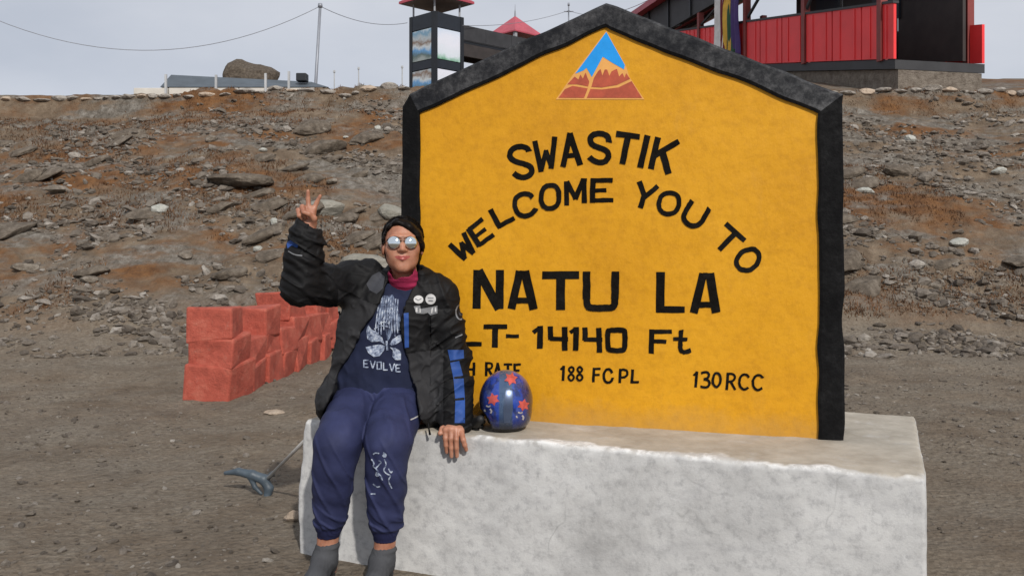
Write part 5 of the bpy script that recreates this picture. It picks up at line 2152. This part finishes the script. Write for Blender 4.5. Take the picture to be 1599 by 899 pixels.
# ================================================================== helmet on the ledge
def helmet():
    c = W(790, 0, 3.55)
    c.z = PTOP + .112
    root = empty('motorcycle_helmet', (c.x, c.y, PTOP))
    tag(root, 'glossy blue motorcycle helmet with red stars standing on the ledge', 'helmet')
    rx, ry, rz = .1065, .122, .120
    g = SDF((-.15, -.17, -.15), (.15, .17, .15), .0035)
    g.ell((0, 0, 0), (rx, ry, rz), .005)
    g.ell((0, 0, -.055), (rx * .93, ry * .95, .075), .02)
    # flat rim below, hollow inside, face opening turned to the image left
    g.fn(lambda x, y, z: z + .109 + .16 * np.maximum(0, -x - .02) * -1.0 + y * 0, (-.2, -.2, -.2), (.2, .2, .2), .004, 'sub')
    g.ell((-.005, 0, -.035), (.088, .103, .100), .004, None, 'sub')
    g.ell((-.125, -.03, -.085), (.075, .10, .058), .008, None, 'sub')

    def mats(x, y, z):
        q = (x / rx) ** 2 + (y / ry) ** 2 + (z / rz) ** 2
        inside = ((x + .005) / .0895) ** 2 + (y / .1045) ** 2 + ((z + .035) / .1015) ** 2 < 1.0
        rim = (z < -.094) | (((x + .125) / .085) ** 2 + ((y + .03) / .11) ** 2 + ((z + .085) / .066) ** 2 < 1.0)
        return np.where(inside, 2, np.where(rim, 1, 0))
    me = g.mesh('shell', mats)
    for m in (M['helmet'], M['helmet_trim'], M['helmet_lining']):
        me.materials.append(m)
    o = bpy.data.objects.new('shell', me)
    COL.objects.link(o)
    o.parent = root
    o.matrix_parent_inverse = Matrix.Identity(4)
    o.location = (0, 0, .112)
    n = len(me.vertices)
    v = np.empty(n * 3, np.float32)
    me.vertices.foreach_get('co', v)
    v = v.reshape(-1, 3) + np.array((c.x, c.y, c.z))
    bv = BVHTree.FromPolygons([tuple(p) for p in v], [tuple(p.vertices) for p in me.polygons])

    def put(name, polys, off, mat, grid=3.0):
        d = decal(name, polys, bv, off, mat, root, grid)
        return d
    for sx, sy, r, rot in ((798, 591, 11, .25), (770, 623, 10.5, -.2), (817.5, 632, 10, .2)):
        put('star', [star(sx, sy, r, 6, rot, .58)], .0015, 'star_red', 2.0)
    for sx, sy in ((762, 637), (812, 647)):
        put('pale_mark', stroke_poly([(sx - 3, sy - 4), (sx + 1, sy - 2), (sx + 4, sy - 4)], 2.2, True) + stroke_poly([(sx + 3, sy + 1), (sx + 6, sy + 4), (sx + 4, sy + 8)], 2.6, True) + stroke_poly([(sx - 6, sy + 2), (sx - 4, sy + 5)], 2.4), .0015, 'decal_white', 2.0)
    put('centre_stripe', [[(790, 609), (800, 609), (801, 640), (796, 660), (787, 660), (786, 640)]], .0012, 'crest_silver', 3.0)
    # chin strap lying out on the ledge to the left
    s0 = Vector((c.x - .085, c.y - .02, c.z - .085))
    zz = PTOP + .012
    pts = [s0, Vector((c.x - .110, c.y - .03, c.z - .06)), Vector((c.x - .128, c.y - .02, PTOP + .035)), Vector((c.x - .125, c.y - .01, zz)), Vector((c.x - .09, c.y - .0, zz))]
    pp = [Vector(tuple(p)) for p in smooth_pts([np.array(p) for p in pts])]
    MB().path(pp, .009, 8).build('chin_strap', M['helmet_trim'], root, True)
    g = SDF((-.17, -.13, -.13), (-.04, .12, .02), .004)
    g.chain([(-.098, -.075, -.060), (-.118, -.03, -.082), (-.120, .03, -.085), (-.10, .08, -.07)], [.016, .020, .020, .016], .01)
    me = g.mesh('chin_guard')
    me.materials.append(M['helmet_trim'])
    o = bpy.data.objects.new('chin_guard', me)
    COL.objects.link(o)
    o.parent = root
    o.location = (0, 0, .112)


m, t, b = new_mat('crest_silver')
b.inputs['Base Color'].default_value = (.085, .115, .19, 1)
b.inputs['Metallic'].default_value = .5
b.inputs['Roughness'].default_value = .32
M['crest_silver'] = m
helmet()


# ================================================================== tool leaning at the plinth corner
def hand_tool():
    def G(px, py):
        Y = EYE * FPX / (py - HYP)
        return W(px, py, Y)
    head = G(402, 772)
    z0 = H1(head.x, head.y)
    root = empty('hand_tool', (head.x, head.y, z0))
    tag(root, 'blue grey curved tool head on a pale rod lying on the dirt', 'tool')
    Y = head.y
    q = lambda px, py, dy=0.0: W(px, py, Y + dy)
    # rod rises from the head to rest against the plinth's corner
    a, b_ = q(417, 747, .0), W(499, 664, 3.905)
    MB().tube(a, b_, .0085, .0085, 10).build('shaft', M['tool_shaft'], root, True)
    g = SDF(np.array(q(330, 800)) - np.array((.06, .12, .02)), np.array(q(430, 725)) + np.array((.04, .12, .06)), .004)
    g.chain([q(352, 738, .02), q(372, 736, .01), q(394, 741, .0), q(412, 748, .0), q(420, 762, -.005), q(417, 776, -.01), q(405, 788, -.015)], [.010, .019, .024, .026, .023, .018, .009], .008)
    g.chain([q(390, 742, 0), q(398, 760, -.005), q(408, 770, -.01)], [.016, .012, .008], .006)
    g.cap(q(412, 751), q(426, 738), .014, .012, .004)
    me = g.mesh('tool_head')
    link('tool_head', me, M['tool_head'], root)


hand_tool()
